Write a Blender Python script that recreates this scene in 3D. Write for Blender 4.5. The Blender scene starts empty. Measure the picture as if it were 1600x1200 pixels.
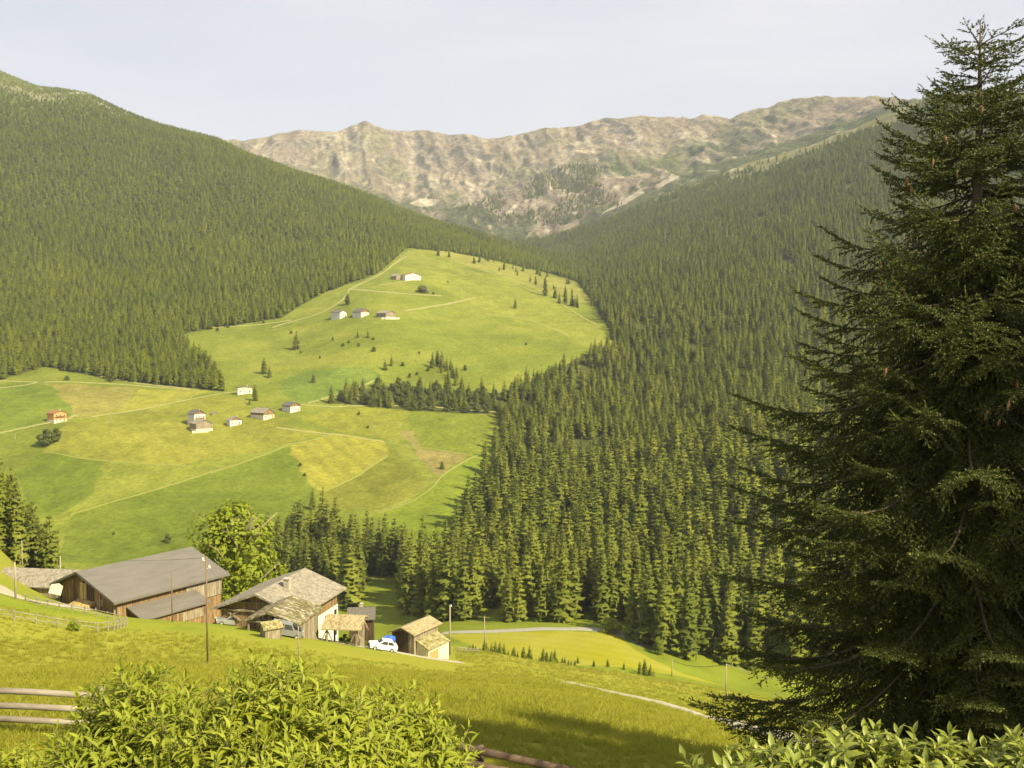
import bpy, bmesh, math, random
import numpy as np
from mathutils import Vector, Matrix

R = math.radians
random.seed(7)
rng = np.random.default_rng(11)
scene = bpy.context.scene
COL = scene.collection

# ------------------------------------------------------------------ camera
F = 1500.0                      # focal length in pixels of the 1600 wide photo
HORIZON = 530.0
PITCH = math.atan((600 - HORIZON) / F * -1.0) * -1.0
CP, SP = math.cos(PITCH), math.sin(PITCH)
cam_d = bpy.data.cameras.new('camera')
cam = bpy.data.objects.new('camera', cam_d)
COL.objects.link(cam)
cam_d.sensor_width = 36.0
cam_d.lens = 36.0 * F / 1600.0
cam_d.clip_start = 0.1
cam_d.clip_end = 20000
cam.location = (0, 0, 0)
cam.rotation_euler = (R(90) - PITCH, 0, 0)
scene.camera = cam


def ray(px, py):
    """u = X/Y and t = Z/Y of the sight line through a photo pixel."""
    a = (np.asarray(px, float) - 800) / F
    b = (600 - np.asarray(py, float)) / F
    yy = CP + b * SP
    return a / yy, (b * CP - SP) / yy


def proj(x, y, z):
    d = y * CP - z * SP
    up = y * SP + z * CP
    return 800 + F * x / d, 600 - F * up / d


# ------------------------------------------------------------------ noise
def _hash(ix, iy, seed):
    n = (ix.astype(np.int64) * 374761393 + iy.astype(np.int64) * 668265263 + seed * 974634777) & 0x7fffffff
    n = ((n ^ (n >> 13)) * 1274126177) & 0x7fffffff
    n = n ^ (n >> 16)
    return (n & 0xffff) / 65535.0


def vnoise(x, y, seed=0):
    x0 = np.floor(x); y0 = np.floor(y)
    fx = x - x0; fy = y - y0
    fx = fx * fx * fx * (fx * (fx * 6 - 15) + 10); fy = fy * fy * fy * (fy * (fy * 6 - 15) + 10)
    a = _hash(x0, y0, seed); b = _hash(x0 + 1, y0, seed)
    c = _hash(x0, y0 + 1, seed); d = _hash(x0 + 1, y0 + 1, seed)
    return (a + (b - a) * fx) + ((c + (d - c) * fx) - (a + (b - a) * fx)) * fy


def fbm(x, y, seed=0, octs=4, gain=.5):
    s = 0; a = 1.0; t = 0
    for o in range(octs):
        s = s + a * (vnoise(x, y, seed + o * 17) * 2 - 1); t += a
        a *= gain; x = x * 2.03 + 13.7; y = y * 2.03 + 7.1
    return s / t


def ridged(x, y, seed=0, octs=5):
    s = 0; a = 1.0; t = 0
    for o in range(octs):
        s = s + a * (1 - np.abs(vnoise(x, y, seed + o * 31) * 2 - 1)); t += a
        a *= .52; x = x * 2.1 + 5.3; y = y * 2.1 + 9.2
    return s / t


def sstep(a, b, x):
    t = np.clip((x - a) / (b - a), 0, 1)
    return t * t * (3 - 2 * t)


# ------------------------------------------------------------------ the land
# Each line runs across the land from left to right, nearest first: photo column, photo row (or height z), distance.
Z = 'z'
LINES = [
    (8, [(-900, Z, -4.2, 3.2), (2500, Z, -4.4, 3.2)]),
    (8, [(-900, Z, -4.9, 8), (2500, Z, -5.2, 8)]),
    (20, [(-900, 1110, 15), (-130, 1145, 15), (150, 1152, 15), (500, 1178, 15), (800, 1203, 15), (1150, 1238, 15), (1730, 1290, 15), (2500, 1360, 15)]),
    (40, [(-900, 990, 72), (-130, 1030, 72), (0, 1030, 72), (322, 1035, 80), (600, 1045, 95), (880, 1071, 108), (1150, 1131, 95), (1730, 1230, 80), (2500, 1300, 80)]),
    (14, [(-900, 830, 118), (-130, 905, 118), (0, 917, 120), (60, 938, 120), (150, 957, 121), (200, 967, 122), (320, 975, 122), (450, 991, 124), (600, 1016, 128), (700, 1023, 148), (760, 1019, 185), (850, 1036, 200), (950, 1048, 205), (1150, 1080, 215), (1300, 1108, 215), (1730, 1180, 200), (2500, 1260, 190)]),
    (16, [(-900, Z, -36, 250), (-130, Z, -46, 250), (0, Z, -54, 250), (60, Z, -67, 250), (110, Z, -80, 250), (200, Z, -84, 250), (400, Z, -83, 250), (600, Z, -80, 230), (700, Z, -74, 232), (760, 1023, 232), (850, 1036.5, 238), (950, 1047, 240), (1150, 1077, 250), (1300, 1103, 250), (1730, 1160, 235), (2500, 1230, 230)]),
    (14, [(-900, Z, -70, 330), (-130, Z, -82, 330), (0, Z, -90, 330), (200, Z, -102, 330), (400, Z, -102, 330), (600, Z, -98, 312), (700, 990, 286), (850, 983, 290), (960, 986, 292), (1050, 1022, 275), (1150, 1058, 272), (1300, 1082, 272), (1730, 1140, 258), (2500, 1200, 250)]),
    (25, [(-900, Z, -100, 385), (0, Z, -111, 388), (300, Z, -113, 390), (500, Z, -107, 400), (640, Z, -102.5, 400), (800, 890, 402), (1000, 915, 372), (1200, 945, 345), (1730, 985, 322), (2500, 1040, 300)]),
    (25, [(-900, 890, 465), (-130, 884, 462), (0, 880, 460), (110, 885, 455), (300, 880, 455), (430, 872, 455), (600, 860, 458), (640, 850, 465), (700, 822, 485), (800, 808, 515), (1000, 796, 500), (1200, 785, 462), (1730, 775, 420), (2500, 780, 380)]),
    (25, [(-900, 690, 640), (-130, 690, 660), (0, 688, 665), (90, 664, 685), (312, 672, 690), (460, 646, 730), (600, 644, 750), (770, 650, 740), (900, 645, 780), (1000, 640, 790), (1200, 618, 750), (1730, 590, 650), (2500, 560, 600)]),
    (25, [(-900, 560, 800), (-130, 580, 830), (0, 590, 845), (200, 594, 860), (350, 565, 920), (463, 542, 980), (560, 503, 1010), (610, 500, 1020), (700, 535, 970), (800, 540, 965), (930, 520, 1010), (1000, 500, 1080), (1200, 465, 1120), (1400, 440, 1080), (1730, 400, 1000), (2500, 340, 950)]),
    (22, [(-900, 380, 1150), (-130, 430, 1200), (0, 440, 1220), (300, 430, 1310), (500, 415, 1390), (640, 391, 1480), (750, 408, 1500), (850, 430, 1500), (930, 448, 1480), (1000, 415, 1520), (1200, 355, 1600), (1400, 305, 1520), (1730, 250, 1400), (2500, 180, 1300)]),
    (3, [(-900, -160, 2250), (-130, 90, 2350), (0, 124, 2400), (28, 137, 2400), (60, 150, 2400), (100, 153, 2400), (140, 159, 2380), (190, 183, 2360), (250, 207, 2340), (300, 219, 2320), (340, 229, 2300), (400, 258, 2270), (450, 276, 2240), (500, 291, 2210), (560, 310, 2170), (620, 328, 2120), (680, 351, 2080), (740, 371, 2040), (800, 391, 2000), (850, 407, 1960), (900, 413, 1940), (950, 394, 1950), (1000, 372, 1980), (1100, 330, 2050), (1200, 290, 2080), (1300, 250, 2030), (1400, 212, 1980), (1500, 186, 1920), (1730, 165, 1860), (2500, 150, 1800)]),
    (5, [(-900, Z, 300, 2900), (0, Z, 380, 2900), (340, Z, 300, 2860), (500, Z, 230, 2840), (640, 347, 2820), (700, 362, 2760), (780, 380, 2640), (850, 398, 2450), (900, 396, 2420), (950, 352, 2520), (1000, 325, 2580), (1050, 300, 2620), (1150, 262, 2640), (1280, 222, 2580), (1340, 198, 2530), (1380, 176, 2500), (1430, 155, 2470), (1460, 148, 2460), (1490, 145, 2450), (1560, 147, 2450), (1600, 152, 2450), (1730, 160, 2450), (2500, 200, 2450)]),
    (10, [(-900, 300, 3500), (0, 300, 3500), (350, 262, 3500), (450, 285, 3480), (580, 303, 3450), (650, 322, 3400), (700, 330, 3320), (780, 345, 3180), (850, 330, 3100), (950, 300, 3100), (1050, 268, 3120), (1150, 240, 3080), (1280, 206, 2980), (1370, 170, 2900), (1430, 165, 2860), (1480, 165, 2850), (2500, 250, 2850)]),
    (18, [(-900, 270, 3950), (350, 240, 3950), (450, 246, 3950), (570, 247, 3950), (650, 265, 3920), (700, 268, 3850), (780, 285, 3650), (850, 265, 3560), (950, 238, 3550), (1050, 222, 3500), (1150, 205, 3380), (1280, 178, 3200), (1370, 160, 3080), (1430, 170, 3050), (2500, 260, 3050)]),
    (1.2, [(-900, 250, 4350), (0, 235, 4350), (340, 227, 4350), (400, 219, 4350), (450, 212, 4350), (463, 206, 4350), (500, 208, 4350), (532, 208, 4350), (550, 199, 4350), (570, 192, 4350), (592, 199, 4350), (612, 206, 4350), (660, 207, 4350), (700, 211, 4300), (740, 215, 4250), (762, 219, 4200), (800, 216, 4180), (830, 208, 4150), (850, 204, 4150), (900, 199, 4120), (950, 190, 4080), (1000, 185, 4050), (1030, 188, 4020), (1075, 194, 3950), (1088, 189, 3950), (1120, 186, 3900), (1142, 189, 3880), (1160, 178, 3800), (1200, 172, 3700), (1216, 162, 3650), (1240, 157, 3600), (1280, 159, 3500), (1320, 158, 3400), (1350, 163, 3350), (1380, 158, 3300), (1420, 158, 3250), (1480, 170, 3200), (2500, 290, 3200)]),
    (10, [(-900, 330, 5000), (0, 310, 5000), (800, 300, 4900), (1200, 280, 4500), (1420, 260, 4000), (2500, 330, 4000)]),
]
NK = len(LINES)
UG = np.concatenate([np.linspace(-3.2, -.66, 60)[:-1], np.linspace(-.66, .66, 1651), np.linspace(.66, 3.2, 60)[1:]])
TY = np.zeros((len(UG), NK)); TZ = np.zeros((len(UG), NK))
for k, (sig, pts) in enumerate(LINES):
    us, ys, ts = [], [], []
    for p in pts:
        if p[1] == Z:
            us.append((p[0] - 800) / F / .985); ys.append(p[3]); ts.append(p[2] / p[3])
        else:
            u, t = ray(p[0], p[1]); us.append(float(u)); ys.append(p[2]); ts.append(float(t))
    fine = np.arange(-3.4, 3.4, .0008)
    Yf = np.interp(fine, us, ys); Tf = np.interp(fine, us, ts)
    s = sig / F / .0008; n = int(3 * s) + 1
    ker = np.exp(-.5 * (np.arange(-n, n + 1) / s) ** 2); ker /= ker.sum()
    Yf = np.convolve(np.pad(Yf, n, 'edge'), ker, 'valid'); Tf = np.convolve(np.pad(Tf, n, 'edge'), ker, 'valid')
    TY[:, k] = np.interp(UG, fine, Yf); TZ[:, k] = np.interp(UG, fine, Tf) * TY[:, k]
H_ = np.diff(TY, axis=1); assert H_.min() > 0, H_.min(axis=0)
D_ = np.diff(TZ, axis=1) / H_
TD = np.zeros_like(TZ)
w1 = 2 * H_[:, 1:] + H_[:, :-1]; w2 = H_[:, 1:] + 2 * H_[:, :-1]
same = D_[:, :-1] * D_[:, 1:] > 0
with np.errstate(divide='ignore', invalid='ignore'):
    hm = (w1 + w2) / (w1 / D_[:, :-1] + w2 / D_[:, 1:])
TD[:, 1:-1] = np.where(same, hm, 0)
TD[:, 0] = D_[:, 0]; TD[:, -1] = D_[:, -1]
# a smoothed fall of the near meadow keeps it one even slope


def relief(x, y, z):
    n = .16 * fbm(x / 5, y / 5, 3, 3) * sstep(9, 20, y) + .5 * fbm(x / 38, y / 38, 5, 3) * sstep(20, 60, y) * (1 - sstep(95, 125, y) * (1 - sstep(150, 200, y)))
    n = n + 2.2 * fbm(x / 75, y / 75, 9, 3) * sstep(430, 620, y)
    n = n + 9 * fbm(x / 260, y / 260, 21, 3) * sstep(1500, 1900, y)
    m = sstep(2450, 3100, y) + .3 * sstep(2300, 2450, y) * sstep(400, 520, z)
    m = np.clip(m, 0, 1)
    crest = np.interp(x / np.maximum(y, 1), UG, TY[:, 16])
    sh = 1 - .72 * np.exp(-((y - crest) / 130) ** 2)            # the skyline itself is smoother than the gullied face
    n = n + m * sh * (58 * (ridged(x / 190 + y / 900 + .35 * fbm(x / 200, y / 300, 2, 2), y / 800, 41, 5) - .62) + 10 * fbm(x / 55, y / 85, 77, 4) + 26 * (ridged(x / 62 + y / 300 + .4 * fbm(x / 90, y / 90, 12, 2), y / 260, 43, 4) - .6))
    return n


def ground(x, y):
    x = np.atleast_1d(np.asarray(x, float)); y = np.atleast_1d(np.asarray(y, float))
    u = np.clip(x / np.maximum(y, .5), UG[0], UG[-1] - 1e-6)
    i = np.clip(np.searchsorted(UG, u, side='right') - 1, 0, len(UG) - 2)
    f = ((u - UG[i]) / (UG[i + 1] - UG[i]))[..., None]
    Yk = TY[i] * (1 - f) + TY[i + 1] * f
    Zk = TZ[i] * (1 - f) + TZ[i + 1] * f
    Dk = TD[i] * (1 - f) + TD[i + 1] * f
    yc = np.clip(y, Yk[..., 0], Yk[..., -1])
    k = np.clip((Yk <= yc[..., None]).sum(-1) - 1, 0, NK - 2)
    g = lambda A, kk: np.take_along_axis(A, kk[..., None], -1)[..., 0]
    h = g(Yk, k + 1) - g(Yk, k); s = (yc - g(Yk, k)) / h
    z = (2 * s ** 3 - 3 * s ** 2 + 1) * g(Zk, k) + (s ** 3 - 2 * s ** 2 + s) * h * g(Dk, k) + (-2 * s ** 3 + 3 * s ** 2) * g(Zk, k + 1) + (s ** 3 - s ** 2) * h * g(Dk, k + 1)
    return z + relief(x, yc, z)


def gz(x, y):
    return float(ground(x, y)[0])


_YS = np.exp(np.linspace(math.log(9), math.log(4600), 2600))


def at(px, py, ymin=9.0, ymax=4600):
    """Where the sight line through a photo pixel first meets the ground beyond ymin."""
    u, t = ray(px, py)
    ys = _YS[(_YS >= ymin) & (_YS <= ymax)]
    d = ground(u * ys, ys) - t * ys
    j = np.where((d[:-1] < 0) & (d[1:] >= 0))[0]
    if len(j) == 0:
        j0 = int(np.argmin(np.abs(d))); y = ys[j0]
    else:
        j0 = j[0]; y = ys[j0] + (ys[j0 + 1] - ys[j0]) * (-d[j0]) / (d[j0 + 1] - d[j0])
    return Vector((float(u * y), float(y), gz(u * y, y)))


def inpoly(px, py, poly):
    px = np.asarray(px); py = np.asarray(py)
    ins = np.zeros(px.shape, bool)
    n = len(poly)
    for i in range(n):
        x0, y0 = poly[i]; x1, y1 = poly[(i + 1) % n]
        if y0 == y1: continue
        c = ((y0 > py) != (y1 > py)) & (px < (x1 - x0) * (py - y0) / (y1 - y0) + x0)
        ins ^= c
    return ins


# ------------------------------------------------------------------ materials
MATS = {}


def nodes_of(name):
    m = bpy.data.materials.new(name); m.use_nodes = True
    nt = m.node_tree
    p = nt.nodes['Principled BSDF']
    return m, nt, p


def N(nt, t, **kw):
    n = nt.nodes.new(t)
    for k, v in kw.items():
        setattr(n, k, v)
    return n


def ramp(nt, stops):
    r = nt.nodes.new('ShaderNodeValToRGB')
    e = r.color_ramp.elements
    while len(e) > 1: e.remove(e[-1])
    for i, (p, c) in enumerate(stops):
        el = e[0] if i == 0 else e.new(p)
        el.position = p; el.color = (c[0], c[1], c[2], 1)
    return r


def surf(name, c0, c1, scale=4.0, stretch=(1, 1, 1), rough=.85, bump=.0, spec=.2, detail=6, metallic=0, lo=.3, hi=.7, mid=None, bscale=None):
    """Two or three toned weathered surface from noise in object space."""
    if name in MATS: return MATS[name]
    m, nt, p = nodes_of(name)
    tc = N(nt, 'ShaderNodeTexCoord'); mp = N(nt, 'ShaderNodeMapping'); mp.inputs['Scale'].default_value = stretch
    nt.links.new(tc.outputs['Object'], mp.inputs[0])
    no = N(nt, 'ShaderNodeTexNoise'); no.inputs['Scale'].default_value = scale; no.inputs['Detail'].default_value = detail; no.inputs['Roughness'].default_value = .65
    nt.links.new(mp.outputs[0], no.inputs['Vector'])
    st = [(lo, c0), (hi, c1)] if mid is None else [(lo, c0), ((lo + hi) / 2, mid), (hi, c1)]
    r = ramp(nt, st); nt.links.new(no.outputs[0], r.inputs[0]); nt.links.new(r.outputs[0], p.inputs['Base Color'])
    p.inputs['Roughness'].default_value = rough; p.inputs['Specular IOR Level'].default_value = spec; p.inputs['Metallic'].default_value = metallic
    if bump:
        b = N(nt, 'ShaderNodeBump'); b.inputs['Strength'].default_value = bump; b.inputs['Distance'].default_value = .03
        nt.links.new(no.outputs[0], b.inputs['Height']); nt.links.new(b.outputs[0], p.inputs['Normal'])
    MATS[name] = m
    return m


def foliage(name, c0, c1, trans=.25, rough=.6, spec=.25, tint=None, stand=False):
    """Leaf or needle surface; every copy takes its own tone between the two colours."""
    if name in MATS: return MATS[name]
    m, nt, p = nodes_of(name)
    oi = N(nt, 'ShaderNodeObjectInfo'); gi = N(nt, 'ShaderNodeNewGeometry')
    mx = N(nt, 'ShaderNodeMath', operation='MULTIPLY_ADD'); mx.inputs[1].default_value = .55
    nt.links.new(oi.outputs['Random'], mx.inputs[0])
    m2 = N(nt, 'ShaderNodeMath', operation='MULTIPLY'); m2.inputs[1].default_value = .45
    nt.links.new(gi.outputs['Random Per Island'], m2.inputs[0]); nt.links.new(m2.outputs[0], mx.inputs[2])
    r = ramp(nt, [(0, c0), (1, c1)] if tint is None else [(0, c0), (.82, c1), (1, tint)])
    if stand:                                             # whole stands of trees differ in tone
        no = N(nt, 'ShaderNodeTexNoise'); no.inputs['Scale'].default_value = .011; no.inputs['Detail'].default_value = 4; no.inputs['Roughness'].default_value = .6
        nt.links.new(oi.outputs['Location'], no.inputs['Vector'])
        sh = N(nt, 'ShaderNodeMath', operation='MULTIPLY_ADD'); sh.inputs[1].default_value = 1.5; sh.inputs[2].default_value = -.75; nt.links.new(no.outputs[0], sh.inputs[0])
        ad = N(nt, 'ShaderNodeMath', operation='ADD'); nt.links.new(mx.outputs[0], ad.inputs[0]); nt.links.new(sh.outputs[0], ad.inputs[1])
        nt.links.new(ad.outputs[0], r.inputs[0])
    else:
        nt.links.new(mx.outputs[0], r.inputs[0])
    nt.links.new(r.outputs[0], p.inputs['Base Color']); nt.links.new(r.outputs[0], p.inputs['Base Color'])
    p.inputs['Roughness'].default_value = rough; p.inputs['Specular IOR Level'].default_value = spec
    if trans:
        tr = N(nt, 'ShaderNodeBsdfTranslucent'); nt.links.new(r.outputs[0], tr.inputs[0])
        ms = N(nt, 'ShaderNodeMixShader'); ms.inputs[0].default_value = trans
        nt.links.new(p.outputs[0], ms.inputs[1]); nt.links.new(tr.outputs[0], ms.inputs[2])
        nt.links.new(ms.outputs[0], nt.nodes['Material Output'].inputs[0])
    MATS[name] = m
    return m


# ------------------------------------------------------------------ objects
def tag(o, label=None, cat=None, group=None, kind=None):
    if label: o['label'] = label
    if cat: o['category'] = cat
    if group: o['group'] = group
    if kind: o['kind'] = kind
    return o


def empty(name, loc, rz=0, label=None, cat=None, group=None):
    o = bpy.data.objects.new(name, None); COL.objects.link(o)
    o.location = loc; o.rotation_euler = (0, 0, rz); o.empty_display_size = .2
    return tag(o, label, cat, group)


def npmesh(name, v, f, smooth=False):
    """Mesh from arrays; f is (n,3) or (n,4), or a list of such arrays."""
    fs = f if isinstance(f, list) else [f]
    me = bpy.data.meshes.new(name)
    v = np.asarray(v, np.float32)
    me.vertices.add(len(v)); me.vertices.foreach_set('co', v.ravel())
    loops = np.concatenate([a.ravel() for a in fs]).astype(np.int32)
    sizes = np.concatenate([np.full(len(a), a.shape[1], np.int32) for a in fs])
    starts = np.concatenate([[0], np.cumsum(sizes)[:-1]]).astype(np.int32)
    me.loops.add(len(loops)); me.loops.foreach_set('vertex_index', loops)
    me.polygons.add(len(sizes)); me.polygons.foreach_set('loop_start', starts)
    try: me.polygons.foreach_set('loop_total', sizes)
    except Exception: pass
    if smooth: me.polygons.foreach_set('use_smooth', np.ones(len(sizes), bool))
    me.update(calc_edges=True)
    return me


def link(name, me, mat=None, parent=None, loc=None):
    o = bpy.data.objects.new(name, me); COL.objects.link(o)
    if mat is not None and len(me.materials) == 0: me.materials.append(mat)
    if parent is not None: o.parent = parent
    if loc is not None: o.location = loc
    return o


def copy_tree(o, parent=None):
    c = o.copy(); COL.objects.link(c)
    if parent is not None: c.parent = parent
    for ch in o.children: copy_tree(ch, c)
    return c


class MB:
    """Collects boxes, slabs and tubes and links them as ONE mesh object."""
    def __init__(s): s.v = []; s.f = []

    def add(s, vs, fs):
        b = len(s.v); s.v += [tuple(p) for p in vs]; s.f += [tuple(i + b for i in q) for q in fs]; return s

    def box(s, x0, x1, y0, y1, z0, z1):
        return s.add([(x0, y0, z0), (x1, y0, z0), (x1, y1, z0), (x0, y1, z0), (x0, y0, z1), (x1, y0, z1), (x1, y1, z1), (x0, y1, z1)],
                     [(3, 2, 1, 0), (4, 5, 6, 7), (0, 1, 5, 4), (1, 2, 6, 5), (2, 3, 7, 6), (3, 0, 4, 7)])

    def prism(s, poly, d):
        """Polygon (3-D points, in order) pushed along the vector d."""
        n = len(poly); d = Vector(d); a = [Vector(p) for p in poly]
        return s.add(a + [p + d for p in a], [tuple(range(n - 1, -1, -1)), tuple(range(n, 2 * n))] + [(i, (i + 1) % n, (i + 1) % n + n, i + n) for i in range(n)])

    def beam(s, p, q, w, h=None):
        """Square timber from p to q."""
        h = h or w; p = Vector(p); q = Vector(q); d = (q - p).normalized()
        up = Vector((0, 0, 1)) if abs(d.z) < .9 else Vector((0, 1, 0))
        a = d.cross(up).normalized() * w / 2; b = a.cross(d).normalized() * h / 2
        return s.add([p - a - b, p + a - b, p + a + b, p - a + b, q - a - b, q + a - b, q + a + b, q - a + b],
                     [(3, 2, 1, 0), (4, 5, 6, 7), (0, 1, 5, 4), (1, 2, 6, 5), (2, 3, 7, 6), (3, 0, 4, 7)])

    def tube(s, pts, r, n=8, r1=None):
        pts = [Vector(p) for p in pts]; m = len(pts); b = len(s.v)
        for i, p in enumerate(pts):
            d = (pts[min(i + 1, m - 1)] - pts[max(i - 1, 0)]).normalized()
            up = Vector((0, 0, 1)) if abs(d.z) < .9 else Vector((0, 1, 0))
            a = d.cross(up).normalized(); c = a.cross(d)
            rr = r if r1 is None else r + (r1 - r) * i / (m - 1)
            for k in range(n):
                g = 2 * math.pi * k / n
                s.v.append(tuple(p + (a * math.cos(g) + c * math.sin(g)) * rr))
        for i in range(m - 1):
            for k in range(n):
                s.f.append((b + i * n + k, b + i * n + (k + 1) % n, b + (i + 1) * n + (k + 1) % n, b + (i + 1) * n + k))
        s.f.append(tuple(b + k for k in range(n - 1, -1, -1))); s.f.append(tuple(b + (m - 1) * n + k for k in range(n)))
        return s

    def lathe(s, prof, c=(0, 0, 0), n=12):
        b = len(s.v)
        for r, z in prof:
            for k in range(n):
                g = 2 * math.pi * k / n
                s.v.append((c[0] + r * math.cos(g), c[1] + r * math.sin(g), c[2] + z))
        for i in range(len(prof) - 1):
            for k in range(n):
                s.f.append((b + i * n + k, b + i * n + (k + 1) % n, b + (i + 1) * n + (k + 1) % n, b + (i + 1) * n + k))
        return s

    def build(s, name, mat, parent=None, loc=None, smooth=False, bevel=0):
        me = bpy.data.meshes.new(name); me.from_pydata(s.v, [], s.f)
        bm = bmesh.new(); bm.from_mesh(me); bmesh.ops.recalc_face_normals(bm, faces=bm.faces)
        if bevel: bmesh.ops.bevel(bm, geom=[e for e in bm.edges], offset=bevel, segments=2, affect='EDGES', clamp_overlap=True)
        bm.to_mesh(me); bm.free()
        if smooth:
            for p in me.polygons: p.use_smooth = True
        return link(name, me, mat, parent, loc)
# ------------------------------------------------------------------ sky, sun, air
SUN_EL = R(40); SUN_AZ = R(127)      # bearing of the sun, clockwise from straight ahead
sun_dir = Vector((math.sin(SUN_AZ) * math.cos(SUN_EL), math.cos(SUN_AZ) * math.cos(SUN_EL), math.sin(SUN_EL)))
world = bpy.data.worlds.new('World'); scene.world = world; world.use_nodes = True
wn = world.node_tree; bg = wn.nodes['Background']
sky = N(wn, 'ShaderNodeTexSky', sky_type='NISHITA'); sky.sun_disc = False
sky.sun_elevation = SUN_EL; sky.sun_rotation = SUN_AZ; sky.altitude = 1500; sky.air_density = 1.0; sky.dust_density = 2.5; sky.ozone_density = 1.0
wtc = N(wn, 'ShaderNodeTexCoord'); wmp = N(wn, 'ShaderNodeMapping'); wmp.inputs['Scale'].default_value = (1.2, 1.2, 5.5); wmp.inputs['Rotation'].default_value = (0, R(14), 0)
wn.links.new(wtc.outputs['Generated'], wmp.inputs[0])
wno = N(wn, 'ShaderNodeTexNoise'); wno.inputs['Scale'].default_value = 2.1; wno.inputs['Detail'].default_value = 5; wno.inputs['Distortion'].default_value = .6
wn.links.new(wmp.outputs[0], wno.inputs['Vector'])
wr = ramp(wn, [(.3, (.76, .76, .76)), (.72, (1, 1, 1))]); wn.links.new(wno.outputs[0], wr.inputs[0])
wmix = N(wn, 'ShaderNodeMix', data_type='RGBA'); wn.links.new(wr.outputs[0], wmix.inputs['Factor'])
wn.links.new(sky.outputs[0], wmix.inputs['A']); wmix.inputs['B'].default_value = (6.15, 6.1, 6.65, 1)
wn.links.new(wmix.outputs['Result'], bg.inputs[0]); bg.inputs[1].default_value = .057
sl = bpy.data.lights.new('sun', 'SUN'); sl.energy = 4.8; sl.angle = R(.55); sl.color = (1.0, .88, .54)
so = bpy.data.objects.new('sun', sl); COL.objects.link(so); so.rotation_euler = sun_dir.to_track_quat('Z', 'Y').to_euler(); so.location = (60, -40, 60)
scene.view_settings.view_transform = 'Standard'; scene.view_settings.look = 'None'; scene.view_settings.exposure = 1.22; scene.view_settings.gamma = 1
cy = scene.cycles
cy.max_bounces = 5; cy.diffuse_bounces = 2; cy.glossy_bounces = 2; cy.transmission_bounces = 3; cy.transparent_max_bounces = 8; cy.volume_bounces = 0
cy.use_denoising = True; cy.filter_width = 1.5
try: cy.caustics_reflective = False; cy.caustics_refractive = False
except Exception: pass

HAZE = 6.2e-5
if HAZE:
    hb = MB().box(-4300, 4300, -400, 5300, -135, 960).build('haze', None)
    hm_ = bpy.data.materials.new('valley_haze'); hm_.use_nodes = True; hn = hm_.node_tree
    hn.nodes.remove(hn.nodes['Principled BSDF'])
    pv = N(hn, 'ShaderNodeVolumePrincipled'); pv.inputs['Color'].default_value = (.78, .88, 1.0, 1); pv.inputs['Density'].default_value = HAZE; pv.inputs['Anisotropy'].default_value = .0
    hn.links.new(pv.outputs[0], hn.nodes['Material Output'].inputs['Volume'])
    hb.data.materials.append(hm_); tag(hb, kind='stuff', label='pale air haze filling the valley')

# ------------------------------------------------------------------ colours of fields and rock
def world_poly(pts, ymin=9, ymax=4600):
    out = []
    for p in pts:
        q = at(p[0], p[1], ymin, ymax); out.append((q.x, q.y))
    return out


OPP = 430
FIELDS = [   # colour, strength of its mowing stripes, outline in the photo
    ((.130, .190, .016), 0, [(-120, 600), (58, 597), (85, 609), (118, 640), (106, 656), (0, 682), (-120, 700)]),
    ((.270, .225, .060), .1, [(66, 600), (120, 601), (215, 606), (190, 640), (120, 653), (108, 632), (88, 612)]),
    ((.290, .275, .035), .2, [(217, 607), (322, 611), (290, 626), (150, 650), (122, 654), (192, 640)]),
    ((.235, .235, .026), .2, [(150, 652), (290, 628), (340, 613), (400, 640), (450, 655), (430, 668), (300, 655), (110, 664)]),
    ((.250, .240, .028), .3, [(106, 662), (300, 657), (440, 666), (520, 678), (440, 694), (290, 727), (160, 720), (70, 706)]),
    ((.120, .170, .012), .1, [(28, 738), (60, 709), (152, 721), (157, 742), (145, 770), (104, 800), (40, 810)]),
    ((.205, .225, .026), .1, [(155, 721), (290, 729), (452, 692), (330, 735), (112, 802), (100, 800), (146, 770), (158, 742)]),
    ((.118, .165, .012), .15, [(108, 806), (330, 740), (452, 697), (492, 772), (470, 835), (430, 880), (90, 880)]),
    ((.305, .275, .030), .8, [(453, 696), (522, 677), (602, 690), (607, 707), (566, 739), (500, 770), (472, 736)]),
    ((.190, .190, .022), .2, [(500, 773), (570, 739), (609, 709), (662, 745), (670, 760), (640, 783), (588, 800), (515, 795)]),
    ((.225, .240, .034), 0, [(585, 801), (655, 766), (668, 747), (618, 702), (632, 690), (684, 744), (678, 765), (640, 790), (600, 807)]),
    ((.285, .215, .085), 0, [(622, 673), (643, 672), (658, 700), (736, 712), (686, 745), (668, 730), (640, 693)]),
    ((.165, .225, .012), .1, [(600, 808), (686, 748), (740, 712), (790, 690), (790, 740), (720, 850), (600, 860)]),
    ((.120, .195, .028), 0, [(432, 598), (470, 582), (520, 577), (565, 573), (598, 588), (560, 606), (520, 620), (478, 630), (440, 618)]),
    ((.180, .215, .018), .2, [(640, 640), (790, 640), (790, 700), (740, 706), (660, 698), (645, 672)]),
    ((.235, .235, .025), .3, [(460, 650), (560, 636), (640, 640), (622, 690), (540, 676)]),
    ((.225, .240, .030), .1, [(640, 392), (720, 420), (800, 440), (880, 480), (940, 515), (900, 530), (760, 485), (690, 450), (620, 430)]),
    ((.250, .235, .050), 0, [(660, 386), (760, 405), (900, 440), (925, 470), (900, 474), (830, 450), (760, 425), (690, 402)]),
]
FW = [(np.array(c), s, world_poly(p, OPP, 1700)) for c, s, p in FIELDS]
F_LOW = world_poly([(700, 992), (850, 986), (958, 989), (1000, 1020), (1060, 1050), (1150, 1075), (1000, 1046), (850, 1036), (760, 1022)], 225, 300)


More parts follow.
